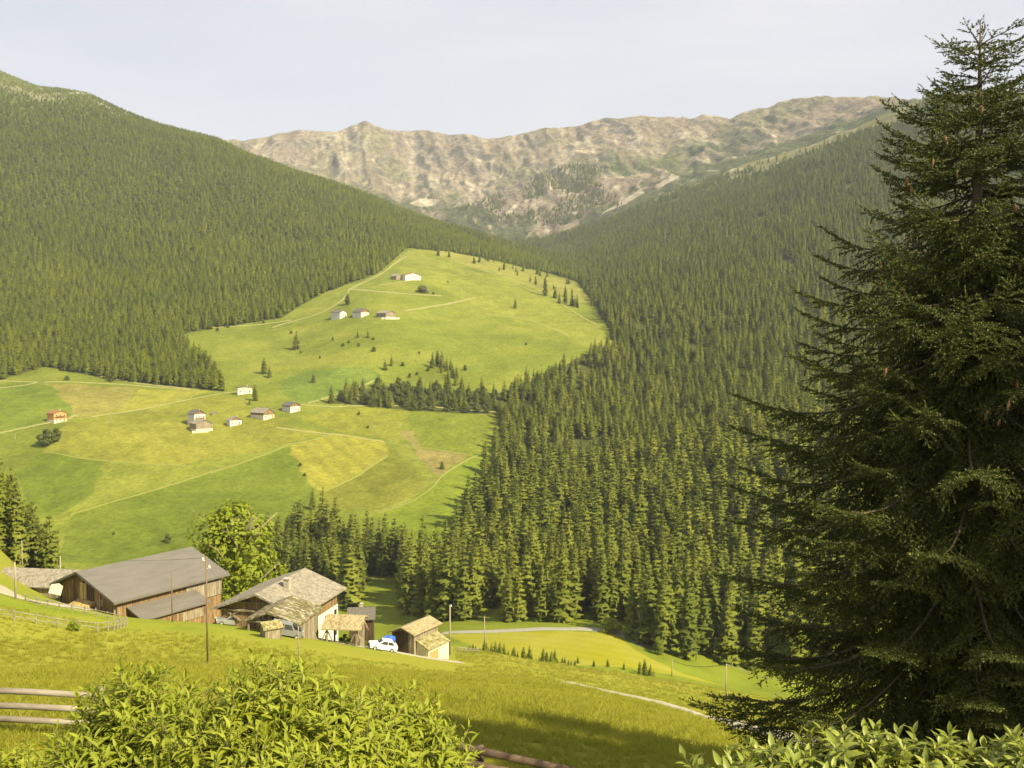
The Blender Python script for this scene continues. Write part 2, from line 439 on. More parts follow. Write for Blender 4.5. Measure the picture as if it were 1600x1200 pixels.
def paint(x, y, z, zone):
    n1 = fbm(x / 9, y / 9, 61, 4)[:, None]; n2 = fbm(x / 45, y / 45, 63, 3)[:, None]; n3 = fbm(x / 2.2, y / 2.2, 65, 2)[:, None]
    px, py = proj(x, y, z)
    if zone == 'meadow':
        g = np.array([.200, .215, .024]); dry = np.array([.285, .245, .045]); lush = np.array([.120, .170, .014])
        g = g * 1.12; dry = dry * 1.02; lush = lush * 1.15
        c = g + np.zeros((len(x), 3))
        w = np.clip(.35 + .9 * n2 + .5 * n1 + .25 * n3, 0, 1); c = c * (1 - .55 * w) + dry * .55 * w
        w = np.clip(-.15 + 1.1 * n1 - .8 * n2, 0, 1); c = c * (1 - .7 * w) + lush * .7 * w
        # lusher strip on the bank above the track and round the farm
        d = np.abs(y - np.interp(x / y, TYu, TY[:, 4])); bank = np.exp(-(d / 11) ** 2)[:, None] * np.clip(.55 + n1, 0, 1)
        bank = bank * sstep(60, 100, y)[:, None]
        c = c * (1 - .6 * bank) + lush * .6 * bank
        low = inpoly(x, y, F_LOW)
        st = (.5 + .5 * np.sin((y * .35 + x * .12) * 2.4 + 2 * n2[:, 0]))[:, None]
        c = np.where(low[:, None], np.array([.255, .245, .028]) * (.94 + .07 * st) + .02 * n1, c)
        w = (sstep(215, 245, y) * (1 - low))[:, None] * .8
        c = c * (1 - w) + np.array([.135, .170, .018]) * (1 + .3 * n1) * w
        return c
    if zone == 'hillside':
        c = np.array([.175, .208, .020]) * (1 + .28 * n2 + .16 * n1)
        dry = np.clip(n2 * 1.5 - .1 + .5 * n1, 0, 1); c = c * (1 - .4 * dry) + np.array([.27, .24, .04]) * .4 * dry
        wx = 3.5 * fbm(x / 14, y / 14, 501, 3); wy = 5 * fbm(x / 14, y / 14, 502, 3); plain = c.copy()
        for col, s, poly in FW:
            m = inpoly(x + wx, y + wy, poly)
            st = np.sin((x * .55 + y * .3) * .9 + 1.5 * n2[:, 0])[:, None]
            c[m] = (plain * .30 + .70 * col * (1 + .18 * n2 + .28 * n1 + .14 * n3 + .13 * s * st))[m]
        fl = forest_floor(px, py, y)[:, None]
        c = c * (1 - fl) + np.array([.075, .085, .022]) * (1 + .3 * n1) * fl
        alp = (sstep(330, 470, z + 60 * n2[:, 0]) * sstep(1800, 2100, y))[:, None]
        right = sstep(.05, .2, x / y)[:, None]
        tone = np.array([.105, .120, .028]) * (1 - right) + np.array([.175, .155, .070]) * right
        c = c * (1 - alp * .85) + tone * (1 + .45 * n1 + .3 * n2) * alp * .85
        bald = (sstep(.1, .6, n2[:, 0] + sstep(540, 620, z)) * sstep(585, 640, z))[:, None] * (1 - right); c = c * (1 - bald * .6) + np.array([.21, .19, .075]) * bald * .6
        lum = c.mean(1, keepdims=True) * np.array([1.1, 1.15, .55]); c = c * .86 + lum * .14
        rk = (np.clip(fbm(x / 40, y / 60, 91, 4) * 3 - .75, 0, 1) * sstep(1900, 2250, y) * sstep(330, 430, z))[:, None]
        c = c * (1 - rk) + np.array([.40, .37, .29]) * rk
        return c
    # mountains
    e = 12.0
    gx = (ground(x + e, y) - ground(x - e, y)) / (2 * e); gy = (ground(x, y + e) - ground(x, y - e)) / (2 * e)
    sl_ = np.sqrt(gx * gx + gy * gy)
    m1 = fbm(x / 150, y / 260, 71, 5); m2 = fbm(x / 45, y / 90, 73, 4); m3 = ridged(x / 130 + m2 * .3, y / 500, 75, 4)
    rock = np.array([.285, .230, .178]); scree = np.array([.45, .385, .30]); grass = np.array([.215, .205, .115]); dark = np.array([.115, .105, .105]); pine = np.array([.085, .100, .042])
    c = rock * (1 + .35 * m2[:, None])
    w = np.clip(.30 + 1.6 * m1 + .3 * m2, 0, 1)[:, None] * .8; c = c * (1 - w) + grass * (1 + .3 * m2[:, None]) * w
    w = np.clip((m3 - .70) * 5 + m2, 0, 1)[:, None] * .75; c = c * (1 - w) + scree * w
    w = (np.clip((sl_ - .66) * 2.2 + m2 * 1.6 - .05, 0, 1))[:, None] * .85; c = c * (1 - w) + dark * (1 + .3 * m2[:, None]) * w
    top = np.interp(x / y, TYu, TZ[:, 16]); base = np.interp(x / y, TYu, TZ[:, 13])
    h = (z - base) / np.maximum(top - base, 60)
    rgt = sstep(-.05, .12, x / y) * .12; w = np.clip((.36 + rgt - h) * 5 + 2.4 * m1 + 1.6 * m2, 0, 1)[:, None]; c = c * (1 - w * .9) + pine * (1 + .4 * m2[:, None]) * w * .9
    w = (np.clip((ridged(x / 90 + .25 * m2, y / 420, 83, 3) - .83) * 9, 0, 1) * (h < .75))[:, None]; c = c * (1 - w) + scree * 1.05 * w
    stk = fbm(x / 20 + y / 160 + .8 * m2, y / 230, 611, 4)[:, None]; fine = fbm(x / 9, y / 14, 613, 3)[:, None]
    c = c * np.clip(1 + .42 * stk + .26 * fine, .45, 1.6)
    for poly in SCREE:
        m = inpoly(px, py, poly); c[m] = (scree * (1.12 + .25 * m2[:, None]))[m]
    return c


TYu = UG
SCREE = [[(640, 318), (655, 310), (690, 312), (676, 322), (655, 323)], [(778, 345), (800, 322), (815, 312), (800, 335), (782, 348)],
         [(935, 336), (965, 318), (1003, 294), (1006, 302), (975, 320)], [(1022, 292), (1050, 272), (1062, 276), (1030, 294)]]
EDGE_LEFT = [(-140, 606), (0, 594), (70, 573), (175, 594), (350, 612), (335, 575), (295, 545), (280, 522), (440, 497), (470, 477), (510, 456), (590, 427), (635, 388), (700, 393), (760, 404), (850, 425), (905, 441),
             (960, 380), (900, 300), (640, 270), (350, 150), (0, 60), (-140, 40)]
EDGE_RIGHT = [(640, 975), (690, 968), (850, 974), (960, 972), (985, 998), (1040, 1030), (1150, 1042), (1300, 1066), (1760, 1120), (1760, 60), (1480, 120), (1405, 192), (1310, 218), (1200, 252), (1100, 283), (1000, 322), (950, 343), (870, 357), (780, 350), (700, 340), (640, 325),
              (760, 385), (850, 412), (905, 442), (930, 480), (956, 522), (960, 545), (900, 560), (850, 590), (782, 622), (780, 690), (760, 740), (735, 800), (705, 868), (650, 900), (636, 940)]
GROVE = [(412, 868), (452, 840), (500, 850), (560, 865), (625, 880), (640, 900), (636, 960), (628, 962), (622, 905), (590, 898), (566, 915), (555, 950), (470, 948), (420, 925)]
GULLY = [(508, 630), (545, 612), (600, 603), (660, 606), (720, 612), (785, 615), (790, 648), (700, 645), (600, 638), (560, 633)]


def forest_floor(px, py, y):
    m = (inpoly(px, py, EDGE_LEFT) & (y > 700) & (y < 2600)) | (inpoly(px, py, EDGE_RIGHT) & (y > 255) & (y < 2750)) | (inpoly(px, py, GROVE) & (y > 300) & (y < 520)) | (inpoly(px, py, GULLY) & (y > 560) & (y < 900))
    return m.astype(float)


def land_material(name, scale, amt, bump, bdist):
    m, nt, p = nodes_of(name)
    at_ = N(nt, 'ShaderNodeAttribute', attribute_name='tone')
    tc = N(nt, 'ShaderNodeTexCoord'); no = N(nt, 'ShaderNodeTexNoise'); no.inputs['Scale'].default_value = scale; no.inputs['Detail'].default_value = 8; no.inputs['Roughness'].default_value = .7
    nt.links.new(tc.outputs['Object'], no.inputs['Vector'])
    r = ramp(nt, [(.25, (1 - amt,) * 3), (.75, (1 + amt,) * 3)]); nt.links.new(no.outputs[0], r.inputs[0])
    mx = N(nt, 'ShaderNodeMix', data_type='RGBA', blend_type='MULTIPLY'); mx.inputs['Factor'].default_value = 1
    nt.links.new(at_.outputs['Color'], mx.inputs['A']); nt.links.new(r.outputs[0], mx.inputs['B']); nt.links.new(mx.outputs['Result'], p.inputs['Base Color'])
    b = N(nt, 'ShaderNodeBump'); b.inputs['Strength'].default_value = bump; b.inputs['Distance'].default_value = bdist
    nt.links.new(no.outputs[0], b.inputs['Height']); nt.links.new(b.outputs[0], p.inputs['Normal'])
    p.inputs['Roughness'].default_value = .95; p.inputs['Specular IOR Level'].default_value = .05
    return m


def band(name, k0, k1, rows, cols, mat, zone, kind='structure'):
    us = np.concatenate([np.linspace(-3.1, -.62, 26)[:-1], np.linspace(-.62, .62, cols), np.linspace(.62, 3.1, 26)[1:]])
    ty = np.stack([np.interp(us, UG, TY[:, k]) for k in range(NK)], 1)
    Y = []
    for k in range(k0, k1):
        n = rows[k - k0]
        s = np.linspace(0, 1, n, endpoint=False)
        for q in s: Y.append(ty[:, k] * (1 - q) + ty[:, k + 1] * q)
    Y.append(ty[:, k1])
    Y = np.array(Y); X = us[None, :] * Y
    x, y = X.ravel(), Y.ravel(); z = ground(x, y)
    nr, nc = Y.shape
    i = (np.arange(nr - 1)[:, None] * nc + np.arange(nc - 1)[None, :]).ravel()
    f = np.stack([i, i + 1, i + nc + 1, i + nc], 1)
    me = npmesh(name, np.stack([x, y, z], 1), f, smooth=True)
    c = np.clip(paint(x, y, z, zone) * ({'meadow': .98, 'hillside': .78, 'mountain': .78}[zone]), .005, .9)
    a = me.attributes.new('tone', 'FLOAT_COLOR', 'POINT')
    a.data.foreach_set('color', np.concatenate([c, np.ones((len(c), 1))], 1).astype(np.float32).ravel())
    o = link(name, me, mat); tag(o, kind=kind)
    return o


meadow = band('meadow', 0, 7, [10, 22, 110, 80, 50, 40, 40], 620, land_material('meadow_grass', 5.0, .45, .5, .12), 'meadow')
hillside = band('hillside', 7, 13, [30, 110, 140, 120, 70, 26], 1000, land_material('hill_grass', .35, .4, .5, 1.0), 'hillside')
mountain = band('mountain', 13, 17, [70, 70, 80, 12], 800, land_material('mountain_rock', .035, .55, 1.0, 22.0), 'mountain')

# ------------------------------------------------------------------ roads, tracks
M_GRAVEL = surf('pale_gravel', (.27, .25, .17), (.44, .40, .31), 2.5, bump=.4)
M_TAR = surf('old_asphalt', (.22, .21, .18), (.33, .32, .28), 1.5, bump=.2)
M_TRACK = surf('dry_track', (.19, .19, .06), (.29, .27, .12), .5)
M_BANK = surf('cut_bank', (.16, .175, .03), (.225, .22, .055), .3)


TRACKS = []


def drape(name, pts, width, mat, lift=.06, ymin=9, step=2.0, ymax=4600, kind='structure', label=None, jag=.0, level=0):
    w = [at(p[0], p[1], ymin, ymax) for p in pts]
    line = []
    for i in range(len(w) - 1):
        n = max(1, int((w[i + 1] - w[i]).length / step))
        for j in range(n): line.append(w[i].lerp(w[i + 1], j / n))
    line.append(w[-1])
    if name == 'farm_track': TRACKS.extend((q.x, q.y) for q in line)
    for _ in range(3):
        line = [line[0]] + [(line[i - 1] + line[i] * 2 + line[i + 1]) / 4 for i in range(1, len(line) - 1)] + [line[-1]]
    vs = []; fs = []
    m = 4
    for i, p in enumerate(line):
        d = line[min(i + 1, len(line) - 1)] - line[max(i - 1, 0)]; d.z = 0; d.normalize(); s = Vector((d.y, -d.x, 0))
        ww = width * (1 + jag * random.uniform(-1, 1))
        for k in range(m + 1):
            q = p + s * ww * (k / m - .5); vs.append((q.x, q.y, 0))
    a = np.array(vs); a[:, 2] = ground(a[:, 0], a[:, 1]) + lift
    if level:
        cz = np.repeat(a[m // 2::m + 1, 2], m + 1); a[:, 2] = a[:, 2] * (1 - level) + cz * level; gq = ground(a[:, 0], a[:, 1]) - .15
        a[0::m + 1, 2] = gq[0::m + 1]; a[m::m + 1, 2] = gq[m::m + 1]
    a[0::m + 1, 2] -= lift * .8; a[m::m + 1, 2] -= lift * .8
    for i in range(len(line) - 1):
        for k in range(m):
            b = i * (m + 1) + k; fs.append((b, b + 1, b + m + 2, b + m + 1))
    o = link(name, npmesh(name, a, np.array(fs), True), mat); tag(o, label, kind=kind)
    return o


drape('farm_track', [(1420, 1222), (1300, 1178), (1150, 1131), (1060, 1108), (980, 1089), (920, 1076), (884, 1068)], 3.4, M_GRAVEL, .26, jag=.10, level=.30)
drape('farm_track', [(720, 1036), (660, 1027), (600, 1017.5), (540, 1006), (490, 996), (450, 992), (425, 992)], 2.6, M_GRAVEL, .14, ymin=60, ymax=150, jag=.12)
drape('farm_track', [(-90, 880), (0, 920), (30, 936), (60, 942), (100, 947), (128, 950)], 3.4, M_GRAVEL, .14, ymin=60, ymax=150, jag=.12)
drape('valley_road', [(690, 990), (750, 987), (850, 982.5), (920, 983), (965, 987), (1010, 1010)], 4.6, M_TAR, .12, ymin=250, ymax=330)
for name, w, pts in [
    ('hill_road', 3.6, [(-110, 598), (0, 594), (50, 597), (60, 597)]), ('hill_road', 3.6, [(70, 597), (140, 598), (200, 601), (312, 610)]),
    ('hill_road', 3.6, [(0, 606), (45, 602), (58, 597)]), ('hill_road', 4.2, [(-110, 700), (0, 676), (60, 664), (110, 656), (118, 648)]),
    ('hill_road', 3.4, [(285, 626), (320, 620), (345, 614), (372, 612)]), ('hill_road', 3.4, [(140, 652), (180, 646), (250, 634), (290, 626)]),
    ('hill_road', 3.0, [(432, 668), (470, 674), (520, 678), (560, 684), (600, 690)]), ('hill_road', 3.2, [(470, 632), (520, 636), (560, 634), (600, 633), (640, 634), (720, 640), (775, 644)]),
    ('hill_road', 6.0, [(545, 452), (590, 456), (640, 460), (690, 462)]), ('hill_road', 5.5, [(632, 486), (680, 478), (725, 469), (742, 465)]),
    ('hill_road', 4.0, [(590, 446), (620, 442), (645, 438)]), ('hill_road', 3.5, [(425, 512), (455, 502), (500, 490), (535, 470), (545, 453), (590, 432), (635, 400)]),
    ('hill_road', 4.0, [(285, 514), (330, 512), (380, 509), (455, 500)]), ('hill_road', 4.0, [(85, 570), (130, 582), (200, 596), (300, 608)]),
    ('hill_road', 3.0, [(480, 630), (520, 618), (560, 606), (592, 592)])]:
    drape(name, pts, w * .75, M_TRACK, .3, ymin=OPP, ymax=1800, step=6)
for pts, w in [([(440, 696), (480, 690), (522, 677)], 1.8), ([(72, 706), (110, 714), (160, 720), (220, 724), (290, 728)], 1.2), ([(500, 771), (560, 743), (605, 712)], 2.2),
               ([(590, 802), (640, 786), (676, 763), (686, 746), (740, 713), (775, 705)], 1.8), ([(110, 804), (200, 778), (330, 738), (450, 696)], 1.6), ([(600, 690), (650, 699), (740, 712)], 1.4),
               ([(640, 392), (600, 425), (545, 452)], 3), ([(800, 440), (860, 465), (940, 512)], 3), ([(760, 490), (830, 500), (890, 526)], 4)]:
    drape('grass_bank', pts, w, M_BANK, .25, ymin=OPP, ymax=1800, step=5)
# ------------------------------------------------------------------ trees
M_BARK = surf('tree_bark', (.070, .052, .034), (.150, .118, .085), 3.0, (1, 1, .25), bump=.5)
M_SPRUCE = foliage('spruce_needles', (.088, .112, .015), (.195, .212, .028), .25, .7, .12, stand=True)
M_LARCH = foliage('larch_needles', (.158, .196, .016), (.278, .305, .024), .38, .7, .12, stand=True)
M_LARCH2 = foliage('pale_larch_needles', (.110, .138, .016), (.220, .235, .028), .28, .7, .12, stand=True)
M_LEAFY = foliage('broad_leaves', (.060, .100, .016), (.150, .190, .026), .25, .6, .2)


def face_out(V, f, lift=.55):
    """Turn every face to the outside of the crown."""
    a, b, c = V[f[:, 0]], V[f[:, 1]], V[f[:, 2]]
    n = np.cross(b - a, c - a); m = V[f].mean(1); o = m.copy(); r = np.linalg.norm(o[:, :2], axis=1, keepdims=True); o[:, :2] /= np.maximum(r, .2); o[:, 2] = lift
    fl = (n * o).sum(1) < 0
    f = f.copy(); f[fl] = f[fl][:, ::-1]
    return f


def conifer_arrays(seed, H=22.0, rad=3.1, whorls=20, per=8, droop=.45, base=.10, power=.85, fringe=True, ragged=.25):
    """A conifer crown of drooping, ragged, roof-shaped branches."""
    r_ = random.Random(seed)
    V = []; Q = []; T = []
    for i in range(whorls):
        f = (i + r_.uniform(-.3, .3)) / whorls; f = max(0, f)
        z = H * (base + (1 - base) * (f ** .92))
        Rr = rad * (1 - f) ** power * (1 if f > .12 else .72 + f * 2.3)
        n = max(4, int(per * (1 - .45 * f)))
        a0 = r_.uniform(0, 6.28)
        for j in range(n):
            if r_.random() < .07: continue
            a = a0 + 6.283 * (j + r_.uniform(-.35, .35)) / n
            L = max(.35, Rr * r_.uniform(1 - ragged * 1.6, 1 + ragged * .6))
            w = max(.22, L * r_.uniform(.30, .46))
            up = .55 * max(0, f - .72) / .28
            dr = droop * (1 - f * .75) * r_.uniform(.7, 1.3) - up
            ca, sa = math.cos(a), math.sin(a)
            prev = None
            prof = [(.06, .35), (.38, 1.0), (.72, .78), (1.0, .10)]
            zz = z + r_.uniform(-.25, .25)
            for s, ww in prof:
                rr = L * s; h = zz - L * dr * (s ** 1.3) + (.12 * L * s * s if s > .9 else 0)
                wl = w * ww * r_.uniform(.75, 1.25); wr = w * ww * r_.uniform(.75, 1.25)
                dl = wl * r_.uniform(.35, .8); d2 = wr * r_.uniform(.35, .8)
                b = len(V)
                V.append((rr * ca, rr * sa, h)); V.append((rr * ca - wl * sa, rr * sa + wl * ca, h - dl)); V.append((rr * ca + wr * sa, rr * sa - wr * ca, h - d2))
                if prev is not None:
                    Q.append((prev, b, b + 1, prev + 1)); Q.append((prev, prev + 2, b + 2, b))
                prev = b
            if fringe:
                for s in (.35, .6, .85):
                    b = len(V); rr = L * s; h = zz - L * dr * s ** 1.3
                    o = r_.uniform(-.5, .5) * w; x = rr * ca - o * sa; y = rr * sa + o * ca; g = .3 * w + .1
                    V.append((x - g * sa, y + g * ca, h - .1)); V.append((x + g * sa, y - g * ca, h - .1)); V.append((x + r_.uniform(-.1, .1), y + r_.uniform(-.1, .1), h - w * r_.uniform(.6, 1.3) - .15))
                    T.append((b, b + 1, b + 2))
    b = len(V)                                     # leader
    for a in (0, 2.1, 4.2): V.append((.16 * math.cos(a), .16 * math.sin(a), H * .955))
    V.append((0, 0, H * .995))
    T += [(b, b + 1, b + 3), (b + 1, b + 2, b + 3), (b + 2, b, b + 3)]
    V = np.array(V)
    return V, [face_out(V, np.array(Q)), face_out(V, np.array(T))]


def blob_arrays(seed, H=14.0, rad=4.2, n=900, leaf=.55, base=.18, lobes=9, shape=1.0):
    """A broad crown of many leaf clumps gathered in lobes, open between them."""
    r_ = random.Random(seed); V = []; T = []
    cs = []
    for i in range(lobes):
        f = (i + .5) / lobes; a = i * 2.4 + r_.uniform(-.5, .5)
        zc = H * (base + .1 + (1 - base - .22) * f)
        ro = rad * .62 * math.sin(math.pi * min(1, .25 + .72 * f)) * (.4 + .6 * r_.random())
        cs.append((ro * math.cos(a), ro * math.sin(a), zc, rad * r_.uniform(.38, .58) * (1.15 - .45 * f)))
    for k in range(n):
        cx, cy_, cz, cr = r_.choice(cs)
        while True:
            p = Vector((r_.uniform(-1, 1), r_.uniform(-1, 1), r_.uniform(-1, 1)))
            if .45 < p.length < 1: break
        q = Vector((cx, cy_, cz)) + Vector((p.x, p.y, p.z * .8)) * cr
        d = Vector((p.x, p.y, p.z + .5)).normalized(); t = d.orthogonal(); t.rotate(Matrix.Rotation(r_.uniform(0, 6.28), 3, d)); s = d.cross(t)
        for _ in range(2):
            e = leaf * r_.uniform(.5, 1.1); o = t * r_.uniform(-.6, .6) * leaf + s * r_.uniform(-.6, .6) * leaf
            tilt = d * r_.uniform(-.5, .5)
            b = len(V)
            V += [tuple(q + o - t * e * .5), tuple(q + o + s * e * .5 + tilt * e * .5), tuple(q + o + t * e * .7 - d * e * .3), tuple(q + o - s * e * .5 - tilt * e * .3)]
            T.append((b, b + 1, b + 2, b + 3))
    return np.array(V), np.array(T)


def trunk_mb(H, r0, lean=0, limbs=0, seed=0, ztop=.97):
    r_ = random.Random(seed); m = MB()
    m.tube([(0, 0, -1.2), (lean * .2, 0, H * .3), (lean * .6, lean * .2, H * .65), (lean, lean * .3, H * ztop)], r0, 7, r0 * .12)
    for i in range(limbs):
        f = r_.uniform(.2, .7); a = i * 2.4; L = H * r_.uniform(.2, .38)
        p = Vector((lean * f, 0, H * f)); q = p + Vector((math.cos(a) * L * .7, math.sin(a) * L * .7, L * .75))
        m.tube([p, p.lerp(q, .5) + Vector((0, 0, -L * .06)), q], r0 * (.55 - .4 * f), 5, r0 * .08)
    return m


def round_normals(me, lift=.70):
    """Let the crown catch the light as one rounded body."""
    n = len(me.vertices); v = np.empty(n * 3, np.float32); me.vertices.foreach_get('co', v); v = v.reshape(-1, 3)
    r = np.linalg.norm(v[:, :2], axis=1, keepdims=True)
    nn = np.concatenate([v[:, :2] / np.maximum(r, .2), np.full((n, 1), lift)], 1)
    fn = np.zeros((n, 3), np.float32); me.vertices.foreach_get('normal', fn.ravel()) if False else None
    nn += np.random.default_rng(n).normal(0, .35, nn.shape)
    nn /= np.linalg.norm(nn, axis=1, keepdims=True)
    me.polygons.foreach_set('use_smooth', np.ones(len(me.polygons), bool))
    me.normals_split_custom_set_from_vertices([tuple(q) for q in nn])


def mesh_only(o):
    me = o.data; bpy.data.objects.remove(o); return me


SPR_T, SPR_C, FAR_SRC = [], [], []
src_col = bpy.data.collections.new('conifer_sources')
lar_col = bpy.data.collections.new('larch_sources')
SPEC = [(1, 24, 4.9, 20, 9, .50, .06, .70), (2, 23, 4.3, 19, 8, .42, .08, .64), (3, 25, 5.4, 20, 9, .52, .05, .80), (4, 21, 4.1, 18, 8, .40, .10, .58), (5, 24, 4.6, 19, 9, .60, .14, .52)]
for k, (sd, H, rd, wh, pe, dr, ba, pw) in enumerate(SPEC):
    v, f = conifer_arrays(sd, H, rd, wh, pe, dr, ba, pw)
    me = npmesh('spruce_crown', v, f); round_normals(me); me.materials.append(M_SPRUCE); SPR_C.append(me)
    tm = mesh_only(trunk_mb(H, .30).build('spruce_trunk', M_BARK)); SPR_T.append(tm)


def far_source(name, v, f, H, mat, col, r0=.28):
    """Crown and trunk in one mesh, for the far wood only."""
    t = trunk_mb(H, r0); tv = np.array(t.v); b = len(v)
    fs = f if isinstance(f, list) else [f]
    quads = [q for q in t.f if len(q) == 4]
    allv = np.concatenate([v, tv]); groups = list(fs) + [np.array(quads) + b]
    me = npmesh(name, allv, groups); me.materials.append(mat); me.materials.append(M_BARK)
    n = len(me.polygons); mi = np.zeros(n, np.int32); mi[-len(quads):] = 1; me.polygons.foreach_set('material_index', mi)
    round_normals(me)
    o = bpy.data.objects.new(name, me); col.objects.link(o)
    return o


for k, (sd, H, rd, wh, pe, dr, ba, pw) in enumerate(SPEC):
    v, f = conifer_arrays(sd + 20, H, rd, wh - 2, pe, dr, ba, pw)
    far_source('far_conifer', v, f, H, M_SPRUCE, src_col)
for k, (sd, H, rd, wh, pe, dr, ba, pw) in enumerate([(41, 19, 4.4, 14, 8, .25, .16, .48), (42, 18, 4.8, 13, 8, .18, .18, .40), (43, 20, 4.0, 15, 8, .30, .14, .52), (44, 18, 3.6, 15, 8, .40, .10, .62)]):
    v, f = conifer_arrays(sd, H, rd, wh, pe, dr, ba, pw, ragged=.4)
    far_source('far_larch', v, f, H, M_LARCH if k < 3 else M_SPRUCE, lar_col)
for k, (sd, H, rd, wh, pe, dr, ba, pw) in enumerate([(51, 24, 4.4, 18, 8, .35, .12, .6), (52, 21, 4.8, 16, 8, .28, .14, .5)]):
    v, f = conifer_arrays(sd, H, rd, wh, pe, dr, ba, pw, ragged=.38)
    far_source('far_larch', v, f, H, M_LARCH2, src_col)


def jitter_grid(xmin, xmax, ymin, ymax, sp):
    nx = int((xmax - xmin) / sp); ny = int((ymax - ymin) / sp)
    gx, gy = np.meshgrid(np.arange(nx), np.arange(ny))
    x = xmin + (gx.ravel() + .5 + rng.uniform(-.48, .48, nx * ny)) * sp; y = ymin + (gy.ravel() + .5 + rng.uniform(-.48, .48, nx * ny)) * sp
    return x, y


def spots_in(poly, ymin, ymax, sp, extra=None):
    us = [float(ray(p[0], p[1])[0]) for p in poly]
    x0 = min(min(us) * ymin, min(us) * ymax); x1 = max(max(us) * ymin, max(us) * ymax)
    x, y = jitter_grid(x0, x1, ymin, ymax, sp)
    k = (x / y > min(us)) & (x / y < max(us)); x, y = x[k], y[k]
    z = ground(x, y); px, py = proj(x, y, z)
    m = inpoly(px, py, poly)
    if extra is not None: m &= extra(x, y, z, px, py)
    return x[m], y[m], z[m]


def wood(name, label, pts, scl, col, n_src):
    x, y, z = pts
    me = bpy.data.meshes.new(name); me.vertices.add(len(x)); me.vertices.foreach_set('co', np.stack([x, y, z - .3], 1).astype(np.float32).ravel())
    n = len(x)
    wd_ = rng.uniform(.9, 1.35, n)
    sc = np.stack([scl * wd_ * rng.uniform(.92, 1.08, n), scl * wd_ * rng.uniform(.92, 1.08, n), scl * rng.uniform(.50, 1.2, n)], 1).astype(np.float32)
    a = me.attributes.new('size', 'FLOAT_VECTOR', 'POINT'); a.data.foreach_set('vector', sc.ravel())
    a = me.attributes.new('turn', 'FLOAT_VECTOR', 'POINT'); tv = np.stack([rng.normal(0, .03, n), rng.normal(0, .03, n), rng.uniform(0, 6.28, n)], 1).astype(np.float32); a.data.foreach_set('vector', tv.ravel())
    a = me.attributes.new('which', 'INT', 'POINT'); a.data.foreach_set('value', rng.integers(0, n_src, n).astype(np.int32))
    o = link(name, me); tag(o, label, kind='stuff')
    ng = bpy.data.node_groups.new(name + '_scatter', 'GeometryNodeTree')
    ng.interface.new_socket('Geometry', in_out='INPUT', socket_type='NodeSocketGeometry'); ng.interface.new_socket('Geometry', in_out='OUTPUT', socket_type='NodeSocketGeometry')
    gi = ng.nodes.new('NodeGroupInput'); go = ng.nodes.new('NodeGroupOutput')
    ci = ng.nodes.new('GeometryNodeCollectionInfo'); ci.inputs[0].default_value = col; ci.inputs['Separate Children'].default_value = True; ci.inputs['Reset Children'].default_value = True
    ip = ng.nodes.new('GeometryNodeInstanceOnPoints'); ip.inputs['Pick Instance'].default_value = True

    def attr(nm, ty):
        q = ng.nodes.new('GeometryNodeInputNamedAttribute'); q.data_type = ty; q.inputs[0].default_value = nm; return q.outputs[0]
    L = ng.links.new
    L(gi.outputs[0], ip.inputs['Points']); L(ci.outputs[0], ip.inputs['Instance']); L(attr('which', 'INT'), ip.inputs['Instance Index'])
    er = ng.nodes.new('FunctionNodeEulerToRotation'); L(attr('turn', 'FLOAT_VECTOR'), er.inputs[0]); L(er.outputs[0], ip.inputs['Rotation'])
    L(attr('size', 'FLOAT_VECTOR'), ip.inputs['Scale']); L(ip.outputs[0], go.inputs[0])
    md = o.modifiers.new('scatter', 'NODES'); md.node_group = ng
    return o


def join_pts(*ps):
    return tuple(np.concatenate([p[i] for p in ps]) for i in range(3))


# --- right-hand forest: split between the front rows (things) and the mass behind them
def thin(prob):
    return lambda x, y, z, px, py: rng.random(len(x)) < prob(x, y, z, px, py)


gap_r = lambda x, y, z, px, py: np.clip(1.05 - 2.4 * np.clip(fbm(x / 45, y / 45, 201, 3) - .12, 0, 1), 0, 1) * (1 - .95 * sstep(.0, 1., (z - 300 - 50 * fbm(x / 80, y / 80, 7, 2)) / 160) * sstep(2100, 2400, y))
r_near = spots_in(EDGE_RIGHT, 258, 620, 7.6, thin(lambda *a: np.full(len(a[0]), .93)))
r_mid = spots_in(EDGE_RIGHT, 620, 1500, 7.4, thin(gap_r))
r_far = spots_in(EDGE_RIGHT, 1500, 2750, 7.2, thin(lambda *a: gap_r(*a) * .88))
grove = spots_in(GROVE, 300, 520, 6.6)
gully = spots_in(GULLY, 600, 860, 8.4)
lg_poly = [(-160, 700), (60, 700), (125, 780), (125, 960), (-160, 960)]
left_near = spots_in(lg_poly, 205, 300, 6.0, lambda x, y, z, px, py: (px < 120 - 8 * (300 - y) / 95))
alp_l = lambda x, y, z, px, py: 1 - .55 * sstep(-.2, 1, (z - 420 - 60 * fbm(x / 90, y / 90, 17, 3)) / 160)
shrink = lambda z, a=400, b=590: 1 - .72 * sstep(a, b, z)
l_a = spots_in(EDGE_LEFT, 700, 1500, 5.5, thin(lambda x, y, z, px, py: .96 * alp_l(x, y, z, px, py)))
l_b = spots_in(EDGE_LEFT, 1500, 2600, 6.4, thin(lambda x, y, z, px, py: .95 * alp_l(x, y, z, px, py)))

